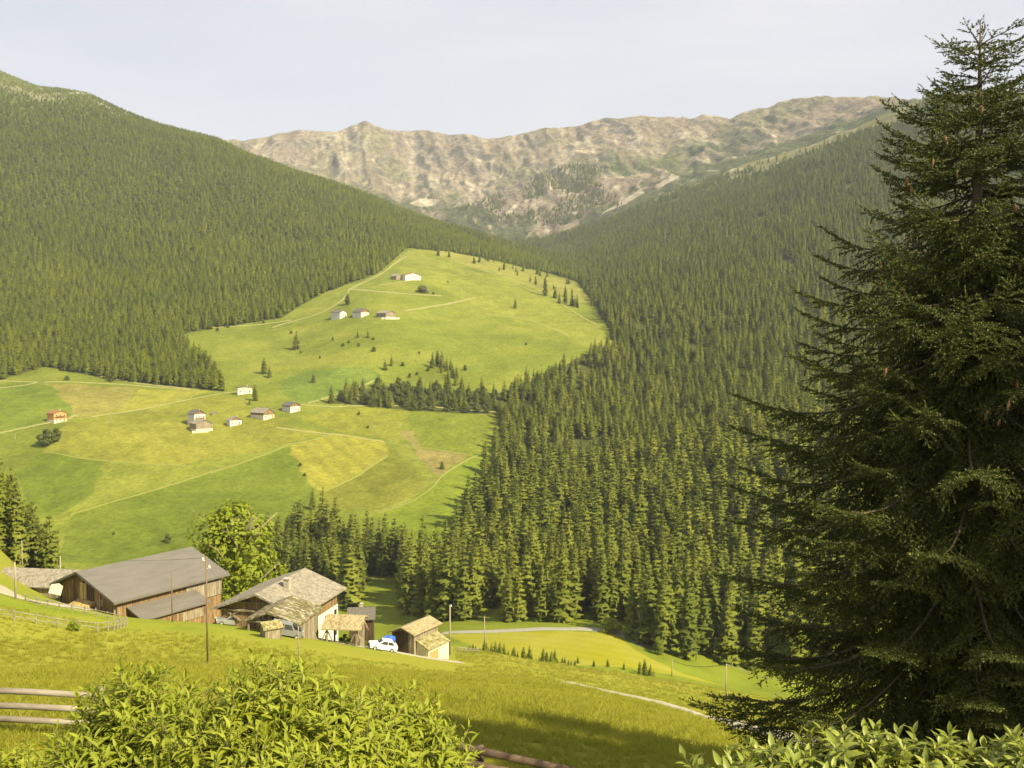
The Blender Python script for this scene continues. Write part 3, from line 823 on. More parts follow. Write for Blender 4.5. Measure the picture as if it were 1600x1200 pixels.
# front-row spruces as individual trees: the 300 that show largest
fx, fy, fz = join_pts(r_near, grove, left_near)
kind_i = np.concatenate([np.zeros(len(r_near[0])), np.ones(len(grove[0])), np.full(len(left_near[0]), 2)]).astype(int)
fpx, fpy = proj(fx, fy, fz)
inframe = (fpx > -20) & (fpx < 1620)
hid = (fpx > 1215) | ((kind_i == 1) & (fpy > 945)) | (~inframe)
score = fy + 900 * hid - 70 * (kind_i == 1) + 20 * (kind_i == 2)
pick = np.zeros(len(fx), bool); pick[np.argsort(score)[:300]] = True
FRONT = [(fx[i], fy[i], fz[i], int(kind_i[i])) for i in np.where(pick)[0]]
rest = ~pick & (fy < 640)
REST = (fx[rest], fy[rest], fz[rest])
LAB = ['tall dark spruce in the front rows of the dense conifer forest across the valley road',
       'tall spruce in the grove between the farmhouse and the patchwork meadow',
       'dark spruce in the small wood at the left edge behind the shingled shed']
GRP = ['spruces in the front rows of the valley forest', 'spruces in the grove behind the farmhouse', 'spruces of the small wood behind the shed']


def spruce_tree(x, y, z, h, label, group, v=None, name='spruce_tree', slim=1.0, mesh=None):
    v = random.randrange(len(SPR_C)) if v is None else v
    e = empty(name, (x, y, z - .3), random.uniform(0, 6.28), label, 'tree', group)
    s = h / SPEC[v][1]; w = s * random.uniform(.9, 1.12) * slim
    e.scale = (w, w, s); e.rotation_euler[0] = random.gauss(0, .02)
    link('trunk', SPR_T[v], None, e); link('crown', SPR_C[v], None, e)
    return e


for x, y, z, k in FRONT:
    h = random.triangular(15, 29, 24) if k == 0 else (random.uniform(19, 27) if k == 1 else random.uniform(17, 24))
    if k == 1 and random.random() < .25: h *= .75
    spruce_tree(x, y, z, h, LAB[k], GRP[k])

foot = spots_in([(690, 335), (790, 300), (830, 262), (900, 255), (960, 262), (1010, 285), (960, 330), (880, 352), (780, 348)], 2450, 3500, 11, thin(lambda x, y, z, px, py: np.clip(.45 + 1.6 * fbm(x / 120, y / 200, 301, 3) + (py - 310) / 90, 0, .9)))
n_rest = join_pts(REST, r_mid, r_far, foot)
sc = np.concatenate([np.full(len(REST[0]), 1.02), np.full(len(r_mid[0]), .78), np.full(len(r_far[0]), .66), np.full(len(foot[0]), .62)])
wood('forest', 'dense dark spruce forest covering the slope on the right side of the valley', n_rest, sc, src_col, len(SPEC) + 2)
lw = join_pts(l_a, l_b)
wood('larch_forest', 'yellowish green conifer forest covering the mountainside on the left', lw, np.concatenate([np.full(len(l_a[0]), .74), np.full(len(l_b[0]), .62)]) * shrink(lw[2]), lar_col, 4)
print('TREES', len(r_near[0]), len(r_mid[0]), len(r_far[0]), len(grove[0]), len(gully[0]), len(left_near[0]), len(l_a[0]), len(l_b[0]))
# ------------------------------------------------------------------ the big spruce beside the viewpoint
M_NEEDLE = foliage('near_spruce_needles', (.016, .028, .006), (.058, .074, .012), .10, .55, .3, tint=(.170, .178, .026))
M_CONE = surf('spruce_cone', (.10, .055, .022), (.24, .14, .06), 30, bump=.8)
M_BARK_NEAR = surf('near_bark', (.055, .042, .030), (.15, .115, .08), 9.0, (1, 1, .3), bump=.8)


def unit(v):
    return v / np.maximum(np.linalg.norm(v, axis=-1, keepdims=True), 1e-9)


def needles(P, Q, per_m=105, ln=.021, wd=.009, seed=3, nmin=3):
    """Needle blades set all round the shoots P->Q (n,3 arrays)."""
    r_ = np.random.default_rng(seed)
    L = np.linalg.norm(Q - P, axis=1); n = np.maximum(nmin, (L * per_m).astype(int))
    idx = np.repeat(np.arange(len(P)), n); m = len(idx)
    t = r_.random(m)[:, None]; ax = unit(Q - P)[idx]
    base = P[idx] * (1 - t) + Q[idx] * t
    rd = r_.normal(size=(m, 3)); side = unit(rd - (rd * ax).sum(1, keepdims=True) * ax)
    tip_f = .35 + .5 * t
    d = unit(side * (1 - .35 * tip_f) + ax * (.45 + .5 * tip_f))
    l = ln * r_.uniform(.75, 1.25, (m, 1)) * (1.08 - .35 * t)
    bi = np.cross(d, side + r_.normal(0, .4, (m, 3))); bi = unit(bi) * wd * .5
    V = np.empty((m, 3, 3)); V[:, 0] = base - bi; V[:, 1] = base + bi; V[:, 2] = base + d * l
    return V.reshape(-1, 3), np.arange(m * 3).reshape(-1, 3)


def big_spruce():
    r_ = random.Random(5)
    Y0 = 13.0; u, t = ray(1532, 28)
    X0 = float(u) * Y0; ztop = float(t) * Y0; zb = gz(X0, Y0) - .1; H = ztop - zb; pm = Y0 / F
    e = empty('spruce_tree', (X0, Y0, zb), 0, 'very large dark spruce with hanging brown cones, its tip above the ridge against the sky', 'tree')
    wood = MB()
    wood.tube([(0, 0, -.5), (.02, 0, H * .3), (-.03, .02, H * .6), (.02, 0, H * .85), (0, 0, H - .05)], .19, 10, .006)
    dk = np.array([0, 40, 70, 120, 170, 300, 470, 610, 750, 900, 1080, 1400]) * pm; rk = np.array([12, 58, 68, 84, 128, 208, 300, 356, 385, 388, 385, 350]) * pm
    P, Q = [], []; TP, TQ = [], []
    cones = []

    def shoot(p, q, lst=None):
        P.append(tuple(p)); Q.append(tuple(q))

    d = .46
    shoot(Vector((0, 0, H - .9)), Vector((0, 0, H - .34))); shoot(Vector((0, 0, H - .36)), Vector((.055, .02, H + .06)))
    for q in ((.05, .03), (-.05, .02), (.0, -.06)): shoot(Vector((0, 0, H - .36)), Vector((q[0] * 2.2, q[1] * 2, H - .17)))
    while d < H - .5:
        Rr = float(np.interp(d, dk, rk)); zz = H - d
        n = 5 if d < 1.0 else r_.choice([7, 7, 8, 9])
        a0 = r_.uniform(0, 6.28)
        for j in range(n):
            a = a0 + 6.283 * (j + r_.uniform(-.3, .3)) / n
            L = Rr * r_.uniform(.78, 1.10)
            if r_.random() < .12: L *= .7
            z0 = zz + r_.uniform(-.10, .10)
            fr = d / H
            up0 = max(-.32, .95 - d * .52); up1 = max(.16, .80 - d * .10) * r_.uniform(.75, 1.25)
            ca, sa = math.cos(a), math.sin(a); bend = r_.uniform(-.15, .15)
            npt = 9; pts = []
            h = 0; pr = 0
            if d < 1.1: up0 = min(up0, .55); up1 = min(up1, .45); L *= .9
            for k in range(npt):
                s = k / (npt - 1)
                slope = up0 * (1 - s) ** 1.2 + up1 * s ** 2.0 - .30 * min(1, d / 5) * math.sin(math.pi * min(1, s * 1.15))
                if k: h += slope * L / (npt - 1); pr += L / (npt - 1)
                b = bend * s * s * L
                pts.append(Vector((pr * ca - b * sa, pr * sa + b * ca, z0 + h)))
            wood.tube(pts, .006 + .012 * L * .55, 4, .003)
            for k in range(npt - 1):
                if k >= 2 or d < 1.5: shoot(pts[k], pts[k + 1])
            # twigs both sides
            step = .085 if d < 1.1 else .060 if d < 1.8 else .052
            s = (.06 if d < 2 else .07) + r_.uniform(0, .05)
            sgn = 1
            while s * L < L - .02 and s < .985:
                fi = s * (npt - 1); k = min(npt - 2, int(fi)); p = pts[k].lerp(pts[k + 1], fi - k)
                dirv = (pts[k + 1] - pts[k]).normalized()
                side = Vector((-sa, ca, 0)) * sgn
                tl = min(.90, .22 + .34 * L * (1 - s) ** .8) * r_.uniform(.6, 1.15)
                if s > .8: tl = max(.10, tl * .75)
                hang = (1.0 if d > 2.2 else .22) * (1 - s) * r_.uniform(.6, 1.6) + r_.uniform(-.12, .12)
                fw = r_.uniform(.55, 1.0)
                v = (dirv * fw + side * r_.uniform(.55, 1.0) + Vector((0, 0, .10 - hang))).normalized()
                m = 3 if tl > .25 else 2
                q = p.copy(); prev = p
                tw = [p]
                for c in range(m):
                    v2 = (v + Vector((0, 0, -.22 * hang * c))).normalized(); q = prev + v2 * (tl / m); shoot(prev, q); tw.append(q); prev = q
                # little side shoots
                ts = .22; g2 = 1
                while ts < .96:
                    fi = ts * m; k2 = min(m - 1, int(fi)); pp = tw[k2].lerp(tw[k2 + 1], fi - k2); dv = (tw[k2 + 1] - tw[k2]).normalized()
                    sv = dv.cross(Vector((0, 0, 1)))
                    if sv.length < .1: sv = Vector((1, 0, 0))
                    sv.normalize()
                    sl = min(.17, .05 + .32 * tl * (1 - ts * .75)) * r_.uniform(.6, 1.2)
                    w = (dv * .8 + sv * g2 * r_.uniform(.5, .9) + Vector((0, 0, r_.uniform(-.45, .25) - .2 * hang))).normalized()
                    shoot(pp, pp + w * sl)
                    g2 = -g2; ts += (.058 / tl if tl > .15 else .2) * r_.uniform(.8, 1.3)
                if 1.5 < d < 5.2 and .3 < s < .9 and r_.random() < .034 * (1.6 if d < 3.6 else .8):
                    cones.append(prev.copy())
                sgn = -sgn; s += step / L * r_.uniform(.7, 1.3)
            # tip fan
            tip = pts[-1]; dv = (pts[-1] - pts[-2]).normalized(); sv = dv.cross(Vector((0, 0, 1))).normalized()
            shoot(tip, tip + (dv + Vector((0, 0, .25))).normalized() * r_.uniform(.12, .26))
            for g in (-1, 1):
                shoot(tip, tip + (dv * .8 + sv * g * .6 + Vector((0, 0, .12))).normalized() * r_.uniform(.08, .16))
        d += (.17 if d < 1.5 else (.23 if d < 5 else .30)) * r_.uniform(.8, 1.2)
    P = np.array(P); Q = np.array(Q)
    v, f = needles(P, Q, 165, .027, .0165)
    me = npmesh('needle_crown', v, f)
    link('crown', me, M_NEEDLE, e)
    wood.build('trunk', M_BARK_NEAR, e, smooth=True)
    r_.shuffle(cones)
    proto = None
    for c in cones[:90]:
        if proto is None:
            m = MB(); prof = [(.002, 0), (.010, -.008), (.0165, -.03), (.0175, -.055), (.0145, -.085), (.007, -.108), (.001, -.115)]
            m.lathe(prof, n=8); proto = m.build('cone', M_CONE, e, smooth=True)
            o = proto
        else:
            o = proto.copy(); COL.objects.link(o); o.parent = e
        o.location = c; s = r_.uniform(.8, 1.25); o.scale = (s, s, s); o.rotation_euler = (r_.uniform(-.25, .25), r_.uniform(-.25, .25), r_.uniform(0, 6))
    print('SPRUCE H %.1f shoots %d tris %d cones %d' % (H, len(P), len(f), len(cones)))
    return e


spruce = big_spruce()
# unseen spruces added on the right to keep its lower half in the shade
for (x, y, rz, s, lab) in [(12.2, 9.3, 2.0, 1.24, 'tall unseen spruce added for shade beside the very large cone hung spruce'),
                           (15.6, 11.6, 5.0, 1.20, 'second unseen spruce added for shade farther down the slope'),
                           (13.4, 7.2, 3.0, 1.12, 'third unseen spruce added for shade nearest to the viewpoint')]:
    c = spruce.copy(); COL.objects.link(c); c['label'] = lab
    for ch in spruce.children:
        if ch.name.split('.')[0] in ('crown', 'trunk'):
            k = ch.copy(); COL.objects.link(k); k.parent = c
    c.location = (x, y, gz(x, y) - .1); c.rotation_euler = (0, 0, rz); c.scale = (s, s, s * 1.06)

# ------------------------------------------------------------------ leafy shrubs below the balcony
M_LEAF = foliage('elder_leaves', (.215, .258, .018), (.350, .380, .042), .44, .55, .3, tint=(.42, .43, .07))
M_LEAF_PALE = foliage('pale_elder_leaves', (.195, .235, .030), (.320, .345, .065), .34, .45, .45, tint=(.40, .42, .10))
M_STEM = surf('green_stems', (.09, .085, .03), (.19, .17, .06), 12)


def leaves_mesh(specs, seed):
    """specs: list of (base, direction, up, length, width, curl). Folded, curved, pointed leaves."""
    V, Fc = [], []
    prof = [(0, .05), (.18, .62), (.42, 1.0), (.70, .72), (1.0, .03)]
    for base, d, up, L, W, curl in specs:
        s = d.cross(up).normalized(); n = s.cross(d).normalized()
        b = len(V)
        for t, w in prof:
            c = base + d * (L * t) - n * (curl * L * t * t)
            ww = W * w * .5
            V.append(tuple(c - s * ww + n * ww * .45)); V.append(tuple(c)); V.append(tuple(c + s * ww + n * ww * .45))
        for i in range(len(prof) - 1):
            a = b + i * 3
            Fc.append((a, a + 1, a + 4, a + 3)); Fc.append((a + 1, a + 2, a + 5, a + 4))
    return np.array(V), np.array(Fc)


def shrub(name, label, lobes, base, n_shoots, mat, seed, ln=.095, wd=.030, group=None, vis=.35, pairs=(5, 7)):
    """Lobes are (x, y, z, radius); shoots ending in rosettes of leaves stand out of them."""
    r_ = random.Random(seed)
    e = empty(name, base, 0, label, 'shrub', group)
    bx, by, bz = base
    st = MB(); specs = []
    tot = sum(l[3] ** 2 for l in lobes)
    for lx, ly, lz, lr in lobes:
        c = Vector((lx - bx, ly - by, lz - bz))
        for k in range(max(2, int(lr * 7))):
            a = r_.uniform(0, 6.28); q = c + Vector((math.cos(a) * lr * .5, math.sin(a) * lr * .5, r_.uniform(-.2, .6) * lr))
            p = Vector((r_.uniform(-.15, .15), r_.uniform(-.15, .15), -.05)); mid = p.lerp(q, .5) + Vector((0, 0, .15))
            st.tube([p, mid, q], .014, 5, .005)
        for k in range(int(n_shoots * lr * lr / tot)):
            while True:
                d = Vector((r_.gauss(0, 1), r_.gauss(0, 1), r_.gauss(.45, 1)))
                if d.length > .2: break
            d.normalize()
            if d.z < -.35: continue
            rr = lr * (1.0 if r_.random() < .55 else r_.uniform(vis, .95)) * (r_.uniform(.93, 1.10) if r_.random() < .84 else r_.uniform(1.08, 1.30))
            tip = c + Vector((d.x, d.y, d.z * .92)) * rr
            ax = (d * .75 + Vector((r_.uniform(-.3, .3), r_.uniform(-.3, .3), .75))).normalized()
            sl = r_.uniform(.10, .20); p0 = tip - ax * sl
            st.tube([p0 - ax * .08, p0, tip], .0045, 4, .002)
            a = r_.uniform(0, 6.28); np_ = r_.randint(*pairs)
            x0 = ax.orthogonal().normalized(); y0 = ax.cross(x0)
            for m in range(np_):
                f = m / (np_ - 1)
                for o in (0, math.pi):
                    g = a + o + r_.uniform(-.35, .35)
                    rad = x0 * math.cos(g) + y0 * math.sin(g)
                    el = .15 + .95 * f ** 1.6 + r_.uniform(-.2, .2)
                    dd = (rad * math.cos(el) + ax * math.sin(el)).normalized()
                    L = ln * (1.0 - .45 * f) * r_.uniform(.75, 1.3)
                    specs.append((p0 + ax * sl * f + rad * .004, dd, (ax + rad * -.1).normalized(), L, wd * (L / ln) ** .7 * r_.uniform(.8, 1.25), r_.uniform(.18, .62)))
                a += 1.57 + r_.uniform(-.3, .3)
    v, f = leaves_mesh(specs, seed)
    link('foliage', npmesh('shrub_leaves', v, f, True), mat, e)
    st.build('stems', M_STEM, e, smooth=True)
    return e


def lobe(px, py, Y, rpx):
    u, t = ray(px, py); return (float(u) * Y, Y, float(t) * Y, rpx * Y / F)


def base_of(px, Y):
    u = float(ray(px, 1000)[0]); return (u * Y, Y, gz(u * Y, Y))


shrub('elder_shrub', 'bright green leafy shrub hiding the ends of the three weathered rails', [lobe(212, 1150, 4.5, 104), lobe(150, 1250, 4.2, 112), lobe(275, 1215, 4.25, 108)], base_of(190, 4.6), 900, M_LEAF, 11, .092, .0215)
shrub('elder_shrub', 'largest yellow green leafy shrub in the middle of the lower edge with a rounded top', [lobe(425, 1150, 4.35, 116), lobe(360, 1225, 4.1, 120), lobe(505, 1190, 4.2, 112), lobe(440, 1270, 3.9, 120)], base_of(430, 4.4), 1150, M_LEAF, 12, .092, .0215)
shrub('elder_shrub', 'sparser leafy shrub sloping down over the dark fence at the bottom', [lobe(612, 1160, 4.7, 88), lobe(672, 1215, 4.5, 80), lobe(560, 1235, 4.3, 95)], base_of(620, 4.8), 620, M_LEAF, 13, .088, .0205)
shrub('elder_shrub', 'pale leafy shrub in front of the dark foot of the large spruce', [lobe(1335, 1252, 4.6, 108), lobe(1215, 1262, 4.5, 92), lobe(1135, 1268, 4.4, 84), lobe(1430, 1256, 4.5, 104)], base_of(1260, 4.7), 560, M_LEAF_PALE, 14, .115, .038)
shrub('elder_shrub', 'pale leafy shrub in the lower right corner under the dark spruce', [lobe(1530, 1262, 4.6, 100), lobe(1620, 1256, 4.5, 104)], base_of(1580, 4.7), 330, M_LEAF_PALE, 15, .115, .038)
shrub('low_herb', 'low leafy herb in the lower left corner below the rails', [lobe(25, 1215, 8.5, 44), lobe(-20, 1225, 8.3, 44)], base_of(10, 8.5), 120, M_LEAF, 16, .11, .045)
# ------------------------------------------------------------------ buildings
def wood_mat(name, c0, c1, c2, plank=5.0):
    """Weathered upright boards: streaks along the grain and dark joints."""
    if name in MATS: return MATS[name]
    m, nt, p = nodes_of(name)
    tc = N(nt, 'ShaderNodeTexCoord'); mp = N(nt, 'ShaderNodeMapping'); mp.inputs['Scale'].default_value = (2.2, 2.2, .28)
    nt.links.new(tc.outputs['Object'], mp.inputs[0])
    no = N(nt, 'ShaderNodeTexNoise'); no.inputs['Scale'].default_value = 2.0; no.inputs['Detail'].default_value = 7; no.inputs['Roughness'].default_value = .7
    nt.links.new(mp.outputs[0], no.inputs['Vector'])
    r = ramp(nt, [(.28, c0), (.5, c1), (.72, c2)]); nt.links.new(no.outputs[0], r.inputs[0])
    sx = N(nt, 'ShaderNodeSeparateXYZ'); nt.links.new(tc.outputs['Object'], sx.inputs[0])
    ad = N(nt, 'ShaderNodeMath', operation='ADD'); nt.links.new(sx.outputs[0], ad.inputs[0]); nt.links.new(sx.outputs[1], ad.inputs[1])
    ml = N(nt, 'ShaderNodeMath', operation='MULTIPLY'); ml.inputs[1].default_value = plank; nt.links.new(ad.outputs[0], ml.inputs[0])
    fr = N(nt, 'ShaderNodeMath', operation='FRACT'); nt.links.new(ml.outputs[0], fr.inputs[0])
    fl = N(nt, 'ShaderNodeMath', operation='FLOOR'); nt.links.new(ml.outputs[0], fl.inputs[0])
    wn_ = N(nt, 'ShaderNodeTexWhiteNoise', noise_dimensions='1D'); nt.links.new(fl.outputs[0], wn_.inputs['W'])
    g = N(nt, 'ShaderNodeMath', operation='GREATER_THAN'); g.inputs[1].default_value = .12; nt.links.new(fr.outputs[0], g.inputs[0])
    mr = N(nt, 'ShaderNodeMapRange'); mr.inputs['To Min'].default_value = .72; mr.inputs['To Max'].default_value = 1.2; nt.links.new(wn_.outputs[0], mr.inputs[0])
    jm = N(nt, 'ShaderNodeMapRange'); jm.inputs['To Min'].default_value = .45; jm.inputs['To Max'].default_value = 1; nt.links.new(g.outputs[0], jm.inputs[0])
    mm = N(nt, 'ShaderNodeMath', operation='MULTIPLY'); nt.links.new(mr.outputs[0], mm.inputs[0]); nt.links.new(jm.outputs[0], mm.inputs[1])
    hs = N(nt, 'ShaderNodeHueSaturation'); nt.links.new(r.outputs[0], hs.inputs['Color']); nt.links.new(mm.outputs[0], hs.inputs['Value'])
    nt.links.new(hs.outputs[0], p.inputs['Base Color']); p.inputs['Roughness'].default_value = .9; p.inputs['Specular IOR Level'].default_value = .1
    b = N(nt, 'ShaderNodeBump'); b.inputs['Strength'].default_value = .6; b.inputs['Distance'].default_value = .03; nt.links.new(g.outputs[0], b.inputs['Height']); nt.links.new(b.outputs[0], p.inputs['Normal'])
    MATS[name] = m
    return m


def shingle_mat(name, c0, c1, c2, scale=2.6, moss=None):
    """Split shingles lying in ragged courses, patchy with age."""
    if name in MATS: return MATS[name]
    m, nt, p = nodes_of(name)
    tc = N(nt, 'ShaderNodeTexCoord')
    vo = N(nt, 'ShaderNodeTexVoronoi'); vo.inputs['Scale'].default_value = scale; mp = N(nt, 'ShaderNodeMapping'); mp.inputs['Scale'].default_value = (1, 1.6, 1)
    nt.links.new(tc.outputs['Object'], mp.inputs[0]); nt.links.new(mp.outputs[0], vo.inputs['Vector'])
    sp_ = N(nt, 'ShaderNodeSeparateColor'); nt.links.new(vo.outputs['Color'], sp_.inputs[0])
    no = N(nt, 'ShaderNodeTexNoise'); no.inputs['Scale'].default_value = .8; no.inputs['Detail'].default_value = 6; nt.links.new(tc.outputs['Object'], no.inputs['Vector'])
    av = N(nt, 'ShaderNodeMath', operation='MULTIPLY_ADD'); av.inputs[1].default_value = .5; nt.links.new(sp_.outputs[0], av.inputs[0])
    h2 = N(nt, 'ShaderNodeMath', operation='MULTIPLY'); h2.inputs[1].default_value = .5; nt.links.new(no.outputs[0], h2.inputs[0]); nt.links.new(h2.outputs[0], av.inputs[2])
    r = ramp(nt, [(.18, c0), (.48, c1), (.8, c2)]); nt.links.new(av.outputs[0], r.inputs[0])
    out = r.outputs[0]
    if moss:
        n2 = N(nt, 'ShaderNodeTexNoise'); n2.inputs['Scale'].default_value = 1.5; n2.inputs['Detail'].default_value = 5; nt.links.new(tc.outputs['Object'], n2.inputs['Vector'])
        r2 = ramp(nt, [(.5, (0, 0, 0)), (.62, (1, 1, 1))]); nt.links.new(n2.outputs[0], r2.inputs[0])
        mx = N(nt, 'ShaderNodeMix', data_type='RGBA'); nt.links.new(r2.outputs[0], mx.inputs['Factor']); nt.links.new(out, mx.inputs['A']); mx.inputs['B'].default_value = (*moss, 1); out = mx.outputs['Result']
    nt.links.new(out, p.inputs['Base Color']); p.inputs['Roughness'].default_value = .9; p.inputs['Specular IOR Level'].default_value = .15
    b = N(nt, 'ShaderNodeBump'); b.inputs['Strength'].default_value = .8; b.inputs['Distance'].default_value = .06; nt.links.new(sp_.outputs[0], b.inputs['Height']); nt.links.new(b.outputs[0], p.inputs['Normal'])
    MATS[name] = m
    return m


W_BROWN = wood_mat('brown_boards', (.085, .050, .026), (.235, .150, .078), (.39, .27, .145), 3.4)
W_GREY = wood_mat('grey_boards', (.10, .085, .065), (.27, .225, .165), (.42, .35, .26), 3.8)
W_DARK = wood_mat('dark_boards', (.030, .020, .012), (.085, .058, .036), (.15, .105, .07), 3.2)
W_GOLD = wood_mat('fresh_boards', (.26, .17, .06), (.46, .33, .14), (.58, .45, .22), 3.6)
R_METAL = surf('grey_sheet_roof', (.115, .104, .092), (.155, .140, .122), 1.4, (1, .2, 1), rough=.55, spec=.3, bump=.05)
R_SHINGLE = shingle_mat('weathered_shingles', (.135, .118, .092), (.225, .200, .160), (.31, .28, .228), 3.0)
R_OLD = shingle_mat('patchy_old_shingles', (.060, .050, .026), (.165, .138, .082), (.38, .345, .27), 2.0, moss=(.12, .115, .035))
R_PALE = shingle_mat('pale_new_shingles', (.19, .148, .075), (.29, .24, .138), (.37, .31, .19), 3.2)
R_MOSSY = shingle_mat('mossy_shingles', (.14, .12, .05), (.27, .235, .12), (.36, .31, .18), 3.0, moss=(.13, .135, .03))
R_SLATE = surf('dark_slate', (.075, .068, .062), (.15, .135, .12), 3.0, rough=.7)
R_RED = surf('rusty_red_roof', (.20, .085, .045), (.31, .15, .08), 2.0, rough=.8)
P_WHITE = surf('white_plaster', (.50, .46, .38), (.68, .65, .57), .9, rough=.9, bump=.1)
P_CREAM = surf('cream_plaster', (.58, .48, .33), (.70, .61, .45), 1.2, rough=.9)
P_ORANGE = surf('orange_plaster', (.52, .24, .075), (.62, .32, .12), 1.2, rough=.9)
P_STONE = surf('grey_rubble', (.24, .215, .175), (.46, .42, .35), 2.5, bump=.5)
B_BRICK = surf('red_brick', (.40, .17, .07), (.58, .30, .14), 3.0, bump=.2)
GLASS = surf('dark_pane', (.020, .024, .028), (.045, .05, .055), 1.0, rough=.12, spec=.6)
TRIM_W = surf('white_trim', (.68, .66, .60), (.80, .78, .72), 3.0)
METAL = surf('zinc', (.30, .30, .29), (.45, .45, .43), 5.0, rough=.45, metallic=.7)


def fit_gable(apex, Y, ridge_end, er, el, phi=None):
    """Solve a gabled roof from where its corners stand in the photo, given the distance of the front apex."""
    u, t = ray(*apex); A = Vector((u * Y, Y, t * Y))
    u2, t2 = ray(*ridge_end); Y2 = A.z / float(t2); B = Vector((float(u2) * Y2, Y2, A.z))
    d = B - A
    if phi is None: phi = math.atan2(d.x, d.y); L = d.length
    else:
        L = (float(u2) * A.y - A.x) / (math.sin(phi) - float(u2) * math.cos(phi))
    c, s = math.cos(phi), math.sin(phi)

    def side(pt, sg):
        ue, te = (float(q) for q in ray(*pt))
        w = (ue * A.y - A.x) / (sg * (c + ue * s)); y = A.y - sg * w * s
        return w, A.z - te * y
    wr, dr = side(er, 1); wl, dl = side(el, -1)
    return dict(A=A, phi=phi, L=L, wr=wr, dr=dr, wl=wl, dl=dl)


def building(name, label, cat, fit, zb=None, group=None, roof=R_SHINGLE, upper=W_BROWN, lower=None, split=None, th=.22, og=.7, oe=.8, og2=None,
             windows=(), doors=(), chimneys=(), open_front_shade=False, base_drop=.6, walls=True, win_mat=None, ribs=False):
    A, phi, L, wl, wr, dl, dr = (fit[k] for k in ('A', 'phi', 'L', 'wl', 'wr', 'dl', 'dr'))
    c, s = math.cos(phi), math.sin(phi)
    W = lambda x, y: (A.x + x * c + y * s, A.y - x * s + y * c)
    og2 = og if og2 is None else og2
    xl, xr, y0, y1 = -(wl - oe), wr - oe, og, L - og2
    if zb is None:
        zb = min(gz(*W(x, y)) for x in (xl, xr) for y in (y0, y1))
    e = empty(name, (A.x, A.y, zb), -phi, label, cat, group)
    h = A.z - zb
    rz = lambda x: h - (dr * x / wr if x >= 0 else dl * -x / wl)
    m = MB()
    m.prism([(-wl, 0, h - dl), (0, 0, h), (wr, 0, h - dr), (wr, 0, h - dr - th), (0, 0, h - th * 1.15), (-wl, 0, h - dl - th)], (0, L, 0))
    rf = m.build('roof', roof, e)
    for (x, y, w, hh) in chimneys:
        k = MB().box(x - w / 2, x + w / 2, y - w / 2, y + w / 2, rz(x) - .5, rz(x) + hh); k.box(x - w * .65, x + w * .65, y - w * .65, y + w * .65, rz(x) + hh + .003, rz(x) + hh + .14)
        k.build('chimney', P_STONE, rf)
    if walls:
        g = .03
        zl, zr = rz(xl) - th * 1.15 - g, rz(xr) - th * 1.15 - g; zt = h - th * 1.3
        zs = split if split is not None else None
        b = -base_drop
        if lower is not None and zs is not None:
            MB().box(xl - .04, xr + .04, y0 - .04, y1 + .04, b, zs).build('plaster_wall', lower, e)
            zb0 = zs + .004
        else: zb0 = b
        if min(zl, zr) > zb0 + .1:
            MB().prism([(xl, y0, zb0), (xr, y0, zb0), (xr, y0, zr), (0, y0, zt), (xl, y0, zl)], (0, y1 - y0, 0)).build('board_wall' if upper not in (P_WHITE, P_CREAM, P_ORANGE) else 'wall', upper, e)
        else:
            MB().prism([(xl, y0, zb0), (xr, y0, zb0), (0, y0, zt)], (0, y1 - y0, 0)).build('board_wall', upper, e)
    # purlin ends under the gable
    pm_ = MB()
    for x in (xl * .97, 0, xr * .97): pm_.box(x - .1, x + .1, .08, y0 + .2, rz(x) - th * 1.15 - .25, rz(x) - th * 1.15 - .02)
    if ribs: pm_.build('purlins', W_DARK, e)

    def opening(kind, wall, a, z, w, hh, mat):
        d = .06
        if wall == 'f': bx = (a - w / 2, a + w / 2, y0 - .04 - d, y0 - .02)
        elif wall == 'b': bx = (a - w / 2, a + w / 2, y1 + .02, y1 + .04 + d)
        elif wall == 'r': bx = (xr + .02, xr + .04 + d, a - w / 2, a + w / 2)
        else: bx = (xl - .04 - d, xl - .02, a - w / 2, a + w / 2)
        f = .09
        o = MB().box(bx[0], bx[1], bx[2], bx[3], z, z + hh).build(kind, mat[0], e)
        ix = (bx[0] + f, bx[1] - f, bx[2] - .02, bx[3] - .02) if wall == 'f' else (bx[0] + f, bx[1] - f, bx[2] + .02, bx[3] + .02) if wall == 'b' else (bx[0] + .02, bx[1] + .02, bx[2] + f, bx[3] - f) if wall == 'r' else (bx[0] - .02, bx[1] - .02, bx[2] + f, bx[3] - f)
        MB().box(ix[0], ix[1], ix[2], ix[3], z + f, z + hh - f).build('pane' if kind == 'window' else 'door_leaf', mat[1], o)
    for (wall, a, z, w, hh) in windows: opening('window', wall, a, z, w, hh, win_mat or (TRIM_W, GLASS))
    for (wall, a, z, w, hh) in doors: opening('door', wall, a, z, w, hh, (W_DARK, W_GOLD))
    e['h'] = h
    return e, dict(W=W, h=h, rz=rz, xl=xl, xr=xr, y0=y0, y1=y1, zb=zb, phi=phi, fit=fit)


def lp(px, py, Y):
    u, t = ray(px, py); return Vector((float(u) * Y, Y, float(t) * Y))


def show(n, f): print('FIT', n, 'phi %.0f L %.1f wl %.1f dl %.1f wr %.1f dr %.1f z %.1f ground %.1f' % (math.degrees(f['phi']), f['L'], f['wl'], f['dl'], f['wr'], f['dr'], f['A'].z, gz(f['A'].x, f['A'].y)))


